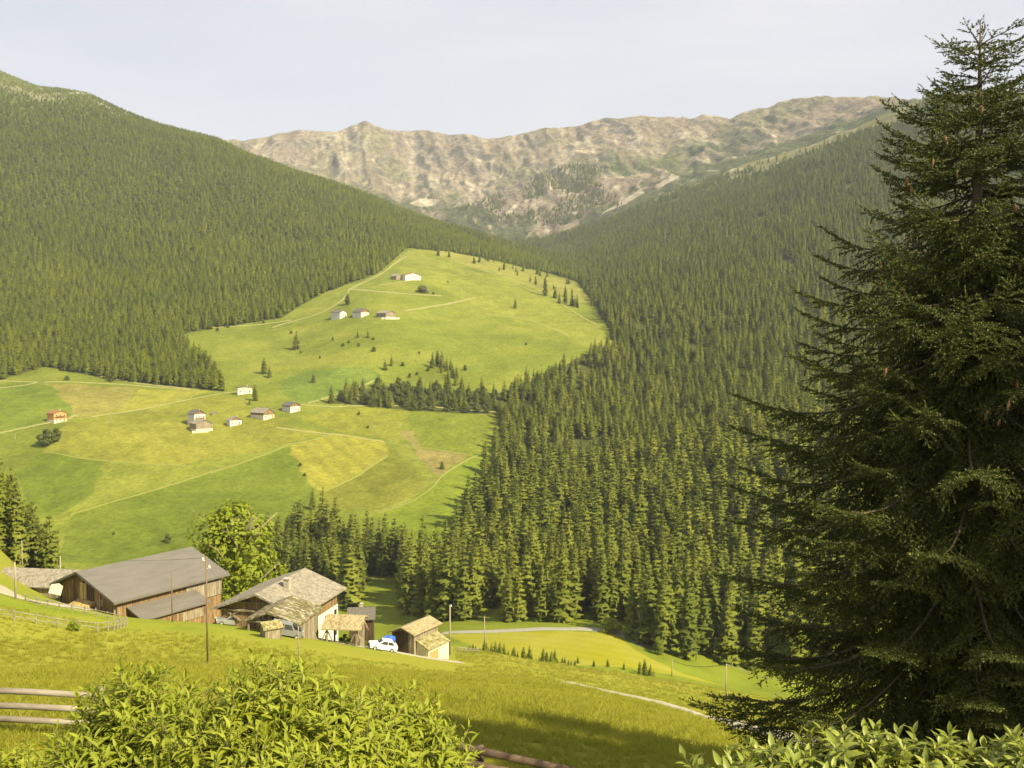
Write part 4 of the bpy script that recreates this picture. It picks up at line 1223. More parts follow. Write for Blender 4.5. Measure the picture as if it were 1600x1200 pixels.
# --- the big barn with the grey sheet roof
fb = fit_gable((118, 893), 131, (300, 854), (178, 942), (77, 912)); show('barn', fb)
barn, bi = building('barn', 'large old wooden barn with a wide plain grey sheet roof beside the shingled shed', 'barn', fb, roof=R_METAL, upper=W_BROWN, lower=P_STONE, split=1.0, og=1.0, oe=.8, th=.3, ribs=True)
h = bi['h']
m = MB()
m.box(bi['xr'] + .05, bi['xr'] + .15, bi['y1'] - 6.3, bi['y1'] - .02, h - fb['dr'] - 2.9, h - fb['dr'] + .18 - .4); m.build('pale_boarding', W_GREY, barn)
gx0 = 1.0; gf = h - 4.0
for k in range(5):                                        # upright timbers and braces of the gable
    x = bi['xl'] + .5 + k * (bi['xr'] - bi['xl'] - 1) / 4
    MB().beam((x, bi['y0'] - .12, gf - 2.5), (x, bi['y0'] - .12, bi['rz'](x) - .75), .2).build('gable_post', W_GREY, barn)
gx0 = 1.0; gf = h - 4.0
dm = MB(); pts = [(gx0 - 1.5, 0, gf), (gx0 + 1.7, 0, gf)] + [(gx0 + .1 + 1.6 * math.cos(R(a)), 0, gf + 1.5 + 1.1 * math.sin(R(a))) for a in range(0, 181, 20)]
dm.prism([(p[0], bi['y0'] - .10, p[2]) for p in pts], (0, .08, 0)); gate = dm.build('gateway_shade', W_DARK, barn)  # dark slab on the wall stands for the shade inside the arched opening
MB().box(gx0 - 1.45, gx0 + .15, bi['y0'] - .18, bi['y0'] - .105, gf + .05, gf + 2.3).build('door_leaf', W_GOLD, gate)
MB().prism([(gx0 - 1.9, bi['y0'] - 3.2, gf - 1.2), (gx0 + 1.9, bi['y0'] - 3.2, gf - 1.2), (gx0 + 1.9, bi['y0'] - .06, gf), (gx0 - 1.9, bi['y0'] - .06, gf)], (0, 0, -.6)).build('ramp', W_GOLD, barn)
MB().box(bi['xr'] * .55 - .6, bi['xr'] * .55 + .6, bi['y0'] - .12, bi['y0'] - .05, gf - .4, gf + .6).build('shutter', W_GREY, barn)
# lean-to on its long side
A4 = [(304, 922), (197, 947), (230, 967), (322, 942)]
z_hi = fb['A'].z - fb['dr'] - .75
q = []
for (px, py) in A4[:2]:
    u, t = ray(px, py)
    xl_ = bi['xr'] + .06; yy = (float(u) * fb['A'].y - fb['A'].x - xl_ * (math.cos(fb['phi']) + float(u) * math.sin(fb['phi']))) / (math.sin(fb['phi']) - float(u) * math.cos(fb['phi']))
    X, Yw = bi['W'](xl_, yy); q.append((xl_, yy, float(t) * Yw - bi['zb']))
for (px, py) in A4[2:]:
    u, t = ray(px, py); yy = q[1][1] if px == 230 else q[0][1]
    xx = (float(u) * (fb['A'].y + yy * math.cos(fb['phi'])) - fb['A'].x - yy * math.sin(fb['phi'])) / (math.cos(fb['phi']) + float(u) * math.sin(fb['phi']))
    X, Yw = bi['W'](xx, yy); q.append((xx, yy, float(t) * Yw - bi['zb']))
print('LEANTO', q, h)
xo = (q[2][0] + q[3][0]) / 2; zo = (q[2][2] + q[3][2]) / 2; zi = (q[0][2] + q[1][2]) / 2
lr = MB().prism([(bi['xr'] + .18, q[1][1], zi), (xo, q[1][1], zo), (xo, q[1][1], zo - .2), (bi['xr'] + .18, q[1][1], zi - .2)], (0, q[0][1] - q[1][1], 0)).build('side_roof', R_METAL, barn)
MB().prism([(bi['xr'] + .18, q[1][1] + .5, -2.5), (xo - .5, q[1][1] + .5, -2.5), (xo - .5, q[1][1] + .5, zo - .15), (bi['xr'] + .18, q[1][1] + .5, zi - .25)], (0, q[0][1] - q[1][1] - 1, 0)).build('side_shed', W_BROWN, barn)
MB().box(xo - .47, xo - .38, q[0][1] - 4.5, q[0][1] - 1.0, zo - 1.9, zo - .7).build('shutter', W_GREY, barn)

# --- shingled shed at the left
fs = fit_gable((121, 889), 133, (45, 885), (121, 893), (78, 911)); show('shed', fs)
fs2 = dict(A=lp(134, 890.5, 143), phi=R(-82), L=13.2, wl=4.0, dl=1.75, wr=3.6, dr=1.6)
u, t = ray(45, 885)
building('shed', 'low grey shingled shed beside the left gable of the large barn', 'shed', fs2, roof=R_SHINGLE, upper=W_GREY, og=.5, oe=.5, th=.16)
pw = lp(86, 921, 131.5)
ms = MB().prism([(-1.0, 0, -.55), (.95, 0, -.75), (1.05, 0, .5), (.35, 0, .85), (-.8, 0, .65)], (.05, .10, 0)).build('white_sheet', P_WHITE, None, (pw.x, pw.y, pw.z)); ms.rotation_euler = (R(-18), 0, R(-15))
tag(ms, 'crumpled white sheet of plaster board leaning in front of the shingled shed', 'board')

# --- the farmhouse
ff = fit_gable((398, 928), 127, (477, 887), (469, 963), (328, 951)); show('house', ff)
L = ff['L']
fh, hi = building('farmhouse', 'large farmhouse with shingled roof, brown timber gable and white plastered side', 'farmhouse', ff, roof=R_SHINGLE, upper=W_BROWN, lower=P_WHITE, split=None, og=1.1, oe=1.0, th=.26,
                  chimneys=[(1.7, L * .40, .8, 1.3)], ribs=True)
h = hi['h']; eave = h - ff['dr']
MB().box(hi['xr'] + .02, hi['xr'] + .12, hi['y0'] + .02, hi['y1'] - .02, -1, eave - 2.2).build('plaster_wall', P_WHITE, fh)
MB().box(hi['xl'] + .05, hi['xr'] * .2, hi['y0'] - .10, hi['y0'] - .02, -1, max(.8, h - ff['dl'] - 3.1)).build('plaster_wall', P_WHITE, fh)
zw = eave - 4.0
for k in range(3):
    yy = L - 2.2 - k * 3.2
    w = MB().box(hi['xr'] + .1, hi['xr'] + .18, yy - .6, yy + .6, zw, zw + 1.45).build('window', TRIM_W, fh); MB().box(hi['xr'] + .14, hi['xr'] + .2, yy - .45, yy + .45, zw + .15, zw + 1.3).build('pane', GLASS, w)
    w = MB().box(hi['xr'] + .1, hi['xr'] + .18, yy - .6, yy + .6, zw - 2.7, zw - 1.3).build('window', TRIM_W, fh); MB().box(hi['xr'] + .14, hi['xr'] + .2, yy - .45, yy + .45, zw - 2.55, zw - 1.45).build('pane', GLASS, w)
for k, (x0, x1, z0, z1) in enumerate([(-.85, -.45, -2.9, -1.2), (-.45, -.85, -2.9, -1.2), (-.1, .25, -2.9, -1.2), (.25, -.1, -2.9, -1.2)]):
    W_ = ff['wl'] * .9
    MB().beam((x0 * W_, hi['y0'] - .1, h - ff['dl'] + z0 + 1.2), (x1 * W_, hi['y0'] - .1, h - ff['dl'] + z1 + 1.0), .2).build('brace', W_GREY, fh)
MB().beam((-ff['wl'] * .85, hi['y0'] - .16, h - ff['dl'] - .2), (ff['wr'] * .8, hi['y0'] - .16, h - ff['dl'] - .2), .26).build('tie_beam', W_GREY, fh)
MB().beam((-ff['wl'] * .5, hi['y0'] - .16, h - ff['dl'] * .62), (ff['wr'] * .45, hi['y0'] - .16, h - ff['dl'] * .62), .22).build('tie_beam', W_GREY, fh)

# --- patchy shingled carport leaning at its front
fc = fit_gable((417, 956.5), 119.5, (458, 930), (467.5, 976), (379, 969.5)); show('carport', fc)
fc['L'] = min(max(fc['L'], 7), 11)
cp, ci_ = building('carport', 'open carport with a patchy mossy shingle roof in front of the farmhouse', 'carport', fc, roof=R_OLD, og=.5, oe=.5, th=.2, walls=False, ribs=False)
hc = ci_['h']
for x in (-fc['wl'] * .85, fc['wr'] * .85):
    for y in (.6, fc['L'] * .5, fc['L'] - .6): MB().beam((x, y, -1.5), (x, y, ci_['rz'](x) - .22), .2).build('post', W_GREY, cp)
MB().beam((-fc['wl'] * .9, .6, hc - max(fc['dl'], fc['dr']) - .1), (fc['wr'] * .9, .6, hc - max(fc['dl'], fc['dr']) - .1), .2).build('tie_beam', W_GREY, cp)
MB().beam((0, .6, hc - max(fc['dl'], fc['dr'])), (0, .6, hc - .25), .2).build('king_post', W_GREY, cp)
MB().box(-fc['wl'] * .8, fc['wr'] * .8, fc['L'] - .55, fc['L'] - .4, -1.5, hc - max(fc['dl'], fc['dr'])).build('back_wall', W_DARK, cp)
MB().box(fc['wr'] * .85 - .06, fc['wr'] * .85 + .06, .8, fc['L'] - .8, -1.5, hc - fc['dr'] - .6).build('side_wall', W_GREY, cp)

# --- small tool shed before it
pt_ = at(419, 997, 60, 150)
ft = dict(A=lp(406.5, 972, pt_.y + .3), phi=R(58), L=2.4, wl=1.0, dl=.55, wr=1.35, dr=.62); show('tool', ft)
building('tool_shed', 'tiny grey board shed with a yellowish roof beside the parked dark van', 'shed', ft, roof=R_MOSSY, upper=W_GREY, og=.22, oe=.22, th=.1, zb=min(ft['A'].z - 2.1, gz(ft['A'].x, ft['A'].y)))

# --- open drying barn with pale roof
fd = fit_gable((571.5, 961), 127, (513, 955.5), (586, 965.5), (558, 982)); show('drying', fd)
fd2 = dict(A=fd['A'], phi=R(-84), L=5.4, wl=2.6, dl=1.25, wr=1.7, dr=.75)
db, di = building('drying_barn', 'open timber drying barn with a pale shingle roof, a green bush growing under it', 'barn', fd2, roof=R_PALE, og=.5, oe=.4, th=.14, walls=False)
hd = di['h']; wlf = -2.2
for x in (wlf, 1.3):
    for y in (.7, 4.7):
        MB().beam((x, y, -1.6), (x, y, di['rz'](x) - .16), .22).build('post', W_GREY, db)
        for sgn in (-1, 1): MB().beam((x, y + sgn * .75, di['rz'](x) - 1.9), (x, y + sgn * .05, di['rz'](x) - .5), .14).build('brace', W_GREY, db)
for y in (.7,):
    MB().box(wlf + .1, 1.2, y - .06, y + .06, -1.2, hd - 1.6).build('lattice', W_GREY, db)
    for k in range(5): MB().beam((wlf + .2 + k * .75, y - .12, -1), (wlf + .6 + k * .75, y - .12, hd - 1.2), .12).build('slat', W_GREY, db)

# --- hut by the white car
fk = fit_gable((626.5, 980.3), 131, (671.3, 961.2), (647.2, 993), (604.5, 988)); show('hut', fk)
fk2 = dict(A=fk['A'], phi=fk['phi'], L=fk['L'], wl=fk['wl'], dl=fk['dl'], wr=fk['wr'], dr=fk['dr'])
hk, ki = building('hay_hut', 'small board hut with a pale new shingle roof behind the white car', 'hut', fk2, roof=R_PALE, upper=W_GREY, lower=P_STONE, split=.9, og=.55, oe=.45, th=.14, base_drop=1.5)
hz = ki['h']
MB().prism([(ki['xl'] + .3, ki['y0'] - .09, .95), (ki['xr'] * .55, ki['y0'] - .09, .95), (ki['xr'] * .45, ki['y0'] - .09, ki['rz'](ki['xr'] * .45) - .5), (0, ki['y0'] - .09, hz - .6), (ki['xl'] + .3, ki['y0'] - .09, ki['rz'](ki['xl'] + .3) - .4)], (0, .05, 0)).build('open_front_shade', W_DARK, hk)  # closed dark panel, its colour stands for the shade inside the hut
for k in range(4): MB().beam((ki['xl'] + .5 + k * .7, ki['y0'] - .18, .9 + .12 * k), (ki['xr'] * .4, ki['y0'] - .18, .7 + .28 * k), .22).build('stacked_beam', W_GREY, hk)
xo = ki['xr']
MB().prism([(xo + .05, .9, hz - fk['dr'] - 1.0), (xo + 2.3, .9, hz - fk['dr'] - 2.0), (xo + 2.3, .9, hz - fk['dr'] - 2.12), (xo + .05, .9, hz - fk['dr'] - 1.12)], (0, fk['L'] * .75, 0)).build('side_roof', R_MOSSY, hk)
MB().prism([(xo + .05, 1.1, -1.5), (xo + 2.05, 1.1, -1.5), (xo + 2.05, 1.1, hz - fk['dr'] - 2.05), (xo + .05, 1.1, hz - fk['dr'] - 1.2)], (0, fk['L'] * .72, 0)).build('plaster_wall', P_CREAM, hk)
MB().box(xo + 2.06, xo + 2.12, 1.5, 3.4, -.9, hz - fk['dr'] - 2.5).build('brick_panel', B_BRICK, hk)

# --- roof of a house further down the bank
fr = dict(A=lp(543, 949, 176), phi=R(84), L=5.2, wl=3.0, dl=1.5, wr=3.0, dr=1.5)
building('cottage', 'dark roofed cottage down the bank between the farmhouse and the spruces', 'cottage', fr, roof=R_SLATE, upper=W_DARK, og=.4, oe=.5, th=.18, chimneys=[(-.4, 2.6, .5, .7)])

# ------------------------------------------------------------------ cars
PAINT_W = surf('white_car_paint', (.74, .74, .72), (.80, .80, .78), 1.0, rough=.25, spec=.5)
PAINT_G = surf('grey_car_paint', (.15, .15, .155), (.20, .20, .205), 1.0, rough=.3, spec=.5)
PAINT_S = surf('silver_car_paint', (.26, .27, .28), (.36, .37, .38), 1.0, rough=.35, metallic=.4)
TYRE = surf('tyre_rubber', (.015, .015, .015), (.03, .03, .03), 4); RIM = surf('alloy_rim', (.5, .5, .5), (.6, .6, .6), 3, metallic=.6, rough=.4)
LAMP_R = surf('red_lamp', (.45, .02, .01), (.55, .03, .02), 2, rough=.2); LAMP_W = surf('clear_lamp', (.7, .7, .68), (.85, .85, .82), 2, rough=.1)
BLACKP = surf('black_plastic', (.02, .02, .02), (.04, .04, .04), 4, rough=.6)


def car(name, label, loc, heading, tilt, paint, prof, glass, Wd=1.62, spare=False):
    """Front towards local -y. prof is the side outline, glass the side windows as outlines."""
    e = empty(name, loc, 0, label, 'car'); e.rotation_euler = (tilt, 0, heading)
    hw = Wd / 2
    rings = []
    vs, fs = [], []
    n = len(prof)
    for sx in (-1, -.88, .88, 1):
        for (y, z) in prof:
            inn = .16 * max(0, z - .82) / .55
            vs.append((sx * hw * (1 - inn), y, z if abs(sx) == 1 else z + (.03 if z > .5 else 0)))
    for a in range(3):
        for i in range(n):
            fs.append((a * n + i, a * n + (i + 1) % n, (a + 1) * n + (i + 1) % n, (a + 1) * n + i))
    fs.append(tuple(range(n - 1, -1, -1))); fs.append(tuple(3 * n + i for i in range(n)))
    m = MB(); m.add(vs, fs); m.build('body', paint, e, bevel=.03)
    for poly in glass:
        for sx in (-1, 1):
            pts = [(sx * (hw * (1 - .16 * max(0, z - .82) / .55) - .015), y, z) for y, z in poly]
            MB().prism(pts, (sx * .035, 0, 0)).build('window', GLASS, e)
    ys = [p[0] for p in prof]; y0, y1 = min(ys), max(ys)
    ztop = max(p[1] for p in prof); top = [p for p in prof if p[1] > ztop - .08]
    tf, tb = min(p[0] for p in top), max(p[0] for p in top)
    hood = [p for p in prof if .75 < p[1] < 1.02 and p[0] < tf]; hf = max(hood, key=lambda p: p[0])
    back = [p for p in prof if .75 < p[1] < 1.02 and p[0] > tb]; hb_ = max(back, key=lambda p: p[1]) if back else (y1, .9)
    for a, b in ((hf, (tf, ztop)), ((hb_), (tb, ztop))):
        pa = Vector((0, a[0], a[1])); pb = Vector((0, b[0], b[1])); d = pb - pa; nrm = Vector((0, -d.z, d.y)).normalized()
        if a is hb_: nrm = -nrm if nrm.y < 0 else nrm
        elif nrm.y > 0: nrm = -nrm
        p0 = pa + d * .12 + nrm * .012; p1 = pa + d * .88 + nrm * .012
        MB().prism([(-hw * .80, p0.y, p0.z), (hw * .80, p0.y, p0.z), (hw * .70, p1.y, p1.z), (-hw * .70, p1.y, p1.z)], nrm * .03).build('windscreen' if a is hf else 'rear_window', GLASS, e)
    for y in (y0 + .72, y1 - .70):
        for sx in (-1, 1):
            t = MB(); t.tube([(sx * (hw - .19), y, .29), (sx * (hw + .015), y, .29)], .29, 18); w = t.build('wheel', TYRE, e)
            MB().tube([(sx * (hw - .02), y, .29), (sx * (hw + .03), y, .29)], .17, 12).build('rim', RIM, w)
    for sx in (-1, 1):
        MB().box(sx * hw * .72 - .17, sx * hw * .72 + .17, y0 - .03, y0 + .06, .60, .74).build('headlight', LAMP_W, e)
        MB().box(sx * hw * .82 - .10, sx * hw * .82 + .10, y1 - .06, y1 + .03, .62, .88).build('tail_light', LAMP_R, e)
    MB().box(-hw * .97, hw * .97, y0 - .07, y0 + .1, .28, .46).build('bumper', BLACKP, e); MB().box(-hw * .97, hw * .97, y1 - .1, y1 + .07, .28, .46).build('bumper', BLACKP, e)
    if spare: MB().tube([(.15, y1 - .02, .85), (.15, y1 + .2, .85)], .30, 16).build('spare_wheel_cover', TRIM_W, e)
    return e


HATCH = [(-1.80, .24), (-1.84, .55), (-1.74, .74), (-.78, .92), (-.18, 1.38), (1.05, 1.40), (1.58, .98), (1.80, .92), (1.82, .50), (1.76, .24)]
BOXY = [(-2.02, .30), (-2.06, .70), (-1.95, .95), (-.98, 1.02), (-.50, 1.70), (1.80, 1.74), (1.98, 1.0), (2.02, .60), (1.98, .30)]
SEDAN = [(-2.1, .24), (-2.12, .55), (-2.0, .74), (-.95, .88), (-.30, 1.36), (.75, 1.38), (1.45, .96), (2.05, .90), (2.12, .52), (2.05, .24)]


def on_ground(px, py, Y, dz=0):
    u = float(ray(px, py)[0]); return Vector((u * Y, Y, gz(u * Y, Y) + dz))


def slope_car(name, label, px, Y, yaw, paint, prof, glass, **kw):
    p = on_ground(px, 1000, Y)
    f = Vector((math.sin(yaw), -math.cos(yaw), 0))
    za, zb = gz(p.x + f.x * 1.3, p.y + f.y * 1.3), gz(p.x - f.x * 1.3, p.y - f.y * 1.3)
    e = car(name, label, (p.x, p.y, (za + zb) / 2 + .10), yaw, -math.atan2(za - zb, 2.6), paint, prof, glass, **kw)
    return e


slope_car('parked_car', 'small white hatchback parked on the farm track beside the board hut', 597, 124.0, R(-74), PAINT_W, HATCH, [[(-.62, .93), (-.14, 1.30), (.42, 1.32), (.42, .93)], [(.50, .93), (.50, 1.32), (1.0, 1.32), (1.35, .97)]])
slope_car('parked_car', 'dark grey boxy van parked at the right of the tiny board shed', 446, 117.6, R(100), PAINT_G, BOXY, [[(-.80, 1.05), (-.45, 1.60), (.30, 1.62), (.30, 1.05)], [(.42, 1.05), (.42, 1.62), (1.72, 1.62), (1.84, 1.05)]], Wd=1.75, spare=True)
slope_car('parked_car', 'low silver grey car half hidden by the meadow edge below the farmhouse gable', 361, 129.5, R(-68), PAINT_S, SEDAN, [[(-.80, .90), (-.28, 1.28), (.22, 1.30), (.22, .90)], [(.30, .90), (.30, 1.30), (.72, 1.30), (1.25, .94)]])
TARP = surf('blue_tarpaulin', (.03, .09, .48), (.06, .16, .66), 2.0, rough=.4, bump=.3)
p = on_ground(606, 1000, 127)
v, f = [], []
r_ = random.Random(3)
tm = MB(); tm.prism([(-.95, -.6, 0), (.95, -.6, 0), (.90, -.5, .75), (.3, -.45, 1.15), (-.6, -.5, .85)], (0, 1.2, .1))
tp = tm.build('tarp_load', TARP, None, (p.x, p.y, gz(p.x, p.y) + 1.3), bevel=.05); tp.scale = (1.05, 1, .55)
MB().box(-.9, .9, -.5, .5, -2.4, -.01).build('cart', W_GREY, tp)
tag(tp, 'load under a bright blue tarpaulin standing behind the white hatchback', 'covered cart')

# ------------------------------------------------------------------ poles, wires, fences
M_POLE = surf('pole_wood', (.19, .155, .11), (.36, .31, .235), 3, (1, 1, .2), bump=.3)
M_POLE_D = surf('dark_pole_wood', (.10, .07, .045), (.21, .15, .10), 3, (1, 1, .2), bump=.3)
M_INS = surf('white_insulator', (.7, .7, .68), (.82, .82, .80), 3, rough=.3)
M_WIRE = surf('wire', (.10, .095, .085), (.16, .15, .135), 3, rough=.5, metallic=.5)
M_RAIL = surf('weathered_rail', (.14, .118, .098), (.32, .285, .24), 5, (.25, 1, 1), bump=.5, mid=(.23, .20, .168))
M_RAIL_D = surf('dark_rail', (.06, .04, .028), (.155, .11, .08), 5, (.3, 1, 1), bump=.4)


def pole(label, px, ptop, pbot, Y=None, r=.11, mat=M_POLE, group=None, ymin=60, ins=(), r1=.7, hidden=0):
    """A pole whose top and foot stand at the given photo rows."""
    if Y is None: b = at(px, pbot, ymin); Y = b.y
    u, t = ray(px, ptop); zt = float(t) * Y; x = float(u) * Y
    g = gz(x, Y); h = zt - g
    e = empty('utility_pole', (x, Y, g), 0, label, 'pole', group)
    MB().tube([(0, 0, -.6), (0, 0, h)], r, 8, r * r1).build('shaft', mat, e, smooth=True)
    for (dx, dz) in ins:
        i = MB(); i.lathe([(.03, 0), (.075, .03), (.085, .12), (.06, .17), (.08, .21), (.05, .28), (.01, .30)], (dx, 0, h - dz)); i.beam((0, 0, h - dz), (dx, 0, h - dz + .02), .04)
        i.build('insulator', M_INS, e, smooth=True)
    return Vector((x, Y, zt))


def wire(label, a, b, sag, r=.012, mat=M_WIRE, group=None, n=24):
    m = MB(); m.tube([a.lerp(b, i / n) - Vector((0, 0, sag * 4 * (i / n) * (1 - i / n))) for i in range(n + 1)], r, 4)
    o = m.build('overhead_wire', mat); tag(o, label, 'wire', group); return o


t1 = pole('tallest thin wooden pole standing in the meadow before the large barn with two white insulators', 322, 870, 1035, 80, .085, M_POLE_D, ins=((-.26, .35), (.26, 1.0)))
pole('thin dark pole beside the grey side roof of the large barn', 268, 896, 972, None, .09, M_POLE_D)
pole('short thin pole in the meadow below the dark van', 466, 978, 1028, None, .065, M_POLE)
t2 = pole('pale pole at the left edge beside the shingled shed', 23, 878, 936, None, .13, M_POLE)
t3 = pole('pale pole rising behind the ridge of the shingled shed', 94, 869, 935, 146, .11, M_POLE)
t4 = pole('pale pole in front of the small dark wood at the left', 34, 845, 878, 190, .12, M_POLE)
t5 = pole('pale wooden pole at the right end of the board hut', 703, 945, 1024, None, .14, M_POLE, ins=((.2, .3),))
t6 = pole('pale pole between the board hut and the mown field', 757, 962, 1016, None, .15, M_POLE)
t7 = pole('short pale pole at the lower edge of the mown strip near the large spruce', 1050, 1030, 1057, None, .15, M_POLE)
t8 = pole('thin pole on the slope just left of the large spruce', 1135, 1037, 1096, None, .12, M_POLE)
wire('dark wire sagging over the barn roof to the tallest thin pole', lp(-60, 800, 190), t1 - Vector((.26, 0, .1)), 3.2, .014)
wire('wire running down from the tallest thin pole over the barn gable', t1 - Vector((-.26, 0, .9)), lp(352, 905, 140), .5, .010)
wire('wire between the two poles right of the board hut', t5 - Vector((0, 0, .2)), t6 - Vector((0, 0, .2)), .5, .03)
wire('wire leading from the pale pole down along the valley road', t6 - Vector((0, 0, .2)), lp(800, 978, 282), .6, .03)
wire('twisted cable between the two poles left of the large spruce', t7 - Vector((0, 0, .2)), t8 - Vector((0, 0, .1)), 1.0, .05)
wire('twisted cable running from the thin pole behind the large spruce', t8 - Vector((0, 0, .1)), lp(1330, 1075, 150), 1.0, .04)
wire('wire from the pale left pole down to the small dark wood', t2 - Vector((0, 0, .5)), t4 - Vector((0, 0, 1)), .8, .014)


def fence(name, label, pts, nposts, h, rails, mat, ymin, ymax, rpost=.07, rrail=.05, Y=None, wob=.06):
    w = [at(p[0], p[1], ymin, ymax) for p in pts] if Y is None else [on_ground(p[0], p[1], Y) for p in pts]
    seg = [0]
    for i in range(len(w) - 1): seg.append(seg[-1] + (w[i + 1] - w[i]).length)

    def along(s):
        for i in range(len(w) - 1):
            if s <= seg[i + 1] or i == len(w) - 2:
                q = w[i].lerp(w[i + 1], (s - seg[i]) / (seg[i + 1] - seg[i])); q.z = gz(q.x, q.y); return q
    e = empty(name, w[0], 0, label, 'fence')
    r_ = random.Random(len(pts) * 7 + nposts)
    ps = [along(seg[-1] * i / (nposts - 1)) for i in range(nposts)]
    for p in ps:
        q = p - w[0]; hh = h * r_.uniform(.9, 1.12)
        MB().tube([q - Vector((0, 0, .4)), q + Vector((r_.uniform(-.05, .05), r_.uniform(-.05, .05), hh))], rpost, 7, rpost * .85).build('post', mat, e)
    for a, b in zip(ps[:-1], ps[1:]):
        for z in rails:
            p = a - w[0] + Vector((0, -.07, z + r_.uniform(-wob, wob))); q = b - w[0] + Vector((0, -.07, z + r_.uniform(-wob, wob))); d = (q - p).normalized() * .15
            MB().tube([p - d, p.lerp(q, .5) + Vector((0, 0, r_.uniform(-wob, wob) * .5)), q + d], rrail, 7, rrail * .85).build('rail', mat, e)
    return e


fence('rail_fence', 'grey rail fence along the farm track up to the barn corner', [(40, 941), (90, 953), (140, 962), (186, 972)], 9, 1.05, (.45, .9), M_RAIL, 60, 150)
fence('rail_fence', 'weathered rail fence crossing the meadow below the farm track', [(-40, 962), (10, 968), (60, 976), (110, 984), (150, 989), (175, 986), (198, 978)], 13, 1.1, (.5, .95), M_RAIL, 60, 150, .09)
fence('rail_fence', 'short broken fence right of the board hut', [(716, 1019), (732, 1020), (748, 1021)], 4, 1.0, (.5, .85), M_RAIL, 100, 220, .08)
# near rails below the balcony
e = empty('garden_fence', on_ground(60, 1150, 15), 0, 'three thick weathered rails at the left edge beside the bright shrub', 'fence')
O = Vector(e.location)
for py0, py1 in ((1080, 1087), (1104, 1109), (1124, 1131)):
    a = lp(-70, py0 - 3, 15.2) - O; b = lp(165, py1 + 1, 15.0) - O
    MB().tube([a, a.lerp(b, .45) + Vector((0, 0, .015)), b], .052, 10, .046).build('rail', M_RAIL, e, smooth=True)
for px in (-62, 158):
    a = on_ground(px, 1150, 15.15) - O; b = lp(px, 1072, 15.15) - O; MB().tube([a - Vector((0, 0, .3)), b], .07, 8, .06).build('post', M_RAIL, e, smooth=True)
e = empty('garden_fence', on_ground(780, 1200, 14.5), 0, 'dark brown rails running down behind the sparser shrub at the bottom', 'fence')
O = Vector(e.location)
for dy in (0, 22):
    a = lp(560, 1128 + dy * 1.1, 14.6) - O; b = lp(905, 1207 + dy, 14.0) - O
    MB().tube([a, a.lerp(b, .5) - Vector((0, 0, .02)), b], .062, 10, .056).build('rail', M_RAIL_D, e, smooth=True)
for px, py in ((590, 1130), (750, 1165), (885, 1198)):
    a = on_ground(px, 1200, 14.45) - O; b = lp(px, py, 14.45) - O; MB().tube([a - Vector((0, 0, .4)), b], .065, 8, .06).build('post', M_RAIL_D, e, smooth=True)
# ------------------------------------------------------------------ hamlets across the valley
def far_house(name, label, px, pb, wpx, epx, off, ratio, roof, upper, lower=None, split=.5, rise=.24, cat='house', wins=3, floors=1, chim=1, oh=.6, group=None, ymin=OPP, extra=None):
    p = at(px, pb, ymin, 1900); k = p.y / F
    W = wpx * k; hw = epx * k; rs = W * rise
    A = Vector((p.x, p.y, p.z + hw + rs)); phi = math.atan2(p.x, p.y) + R(off)
    ft = dict(A=A, phi=phi, L=W * ratio, wl=W / 2 + oh, wr=W / 2 + oh, dl=rs * (1 + 2 * oh / W), dr=rs * (1 + 2 * oh / W))
    win = []
    for f in range(floors):
        z0 = p.z * 0 + (hw * (.22 + .48 * f) if floors > 1 else hw * .35)
        for i in range(wins):
            win.append(('f', W * (-.32 + .64 * i / max(1, wins - 1)), z0, min(1.1, W * .11), min(1.3, hw * .28)))
    zb = p.z - .2
    e, inf = building(name, label, cat, ft, zb=zb, group=group, roof=roof, upper=upper, lower=lower, split=None if lower is None else hw * split + .2, th=.3, og=oh, oe=oh, base_drop=3.5,
                      windows=win, doors=[('f', W * .30, .25, 1.1, min(2.0, hw * .5))] if wins else (), chimneys=[(W * .18, W * ratio * .4, .9, 1.3)] if chim else ())
    if wins and floors > 1:
        z = hw * .62
        b = MB(); b.box(-W * .42, W * .42, oh - 1.0, oh - .06, z - .12, z); b.box(-W * .42, W * .42, oh - 1.0, oh - .94, z + .003, z + .8); b.build('balcony', W_BROWN, e)
    return e


far_house('house', 'orange plastered house standing alone at the left edge of the mown fields', 95, 660, 21, 15, -32, 1.0, R_RED, P_ORANGE, P_CREAM, .28, .18, wins=3, floors=2, chim=1)
far_house('house', 'white gabled farmhouse directly behind the grey board barn', 313, 666, 19, 20, -30, 1.2, R_SLATE, W_BROWN, P_WHITE, .95, .30, wins=3, floors=2)
far_house('barn', 'grey board barn with a white base below the white gabled farmhouse', 320, 675, 27, 14, -22, 1.0, R_SHINGLE, W_GREY, P_CREAM, .34, .22, 'barn', wins=0, chim=0)
far_house('house', 'small white house with a brown gable just right of the grey board barn', 369, 665, 19, 9, -24, .8, R_SHINGLE, W_BROWN, P_WHITE, .9, .28, wins=3)
far_house('barn', 'long grey roofed barn with a cream fronted gable in the middle of the hamlet', 421, 655, 21, 11, -40, 1.6, R_SHINGLE, W_BROWN, P_CREAM, .6, .30, 'barn', wins=3, chim=0)
far_house('house', 'white house with a grey roof at the right end of the hamlet', 462, 644, 19, 11, -38, 1.2, R_SLATE, W_BROWN, P_WHITE, .8, .26, wins=3)
far_house('house', 'cream white house with a flat grey roof above the hamlet beside a spruce', 383, 616, 22, 11, -10, .6, R_SLATE, P_CREAM, P_WHITE, .5, .06, wins=3)
far_house('farmhouse', 'white farmhouse with a rusty red roof highest up the bright meadow', 646, 438, 28, 8, -30, .7, R_RED, P_WHITE, None, .5, .14, wins=4)
far_house('barn', 'grey barn joined to the left of the highest white farmhouse', 624, 437, 13, 6, -50, 1.0, R_SHINGLE, W_GREY, None, .5, .25, 'barn', wins=0, chim=0)
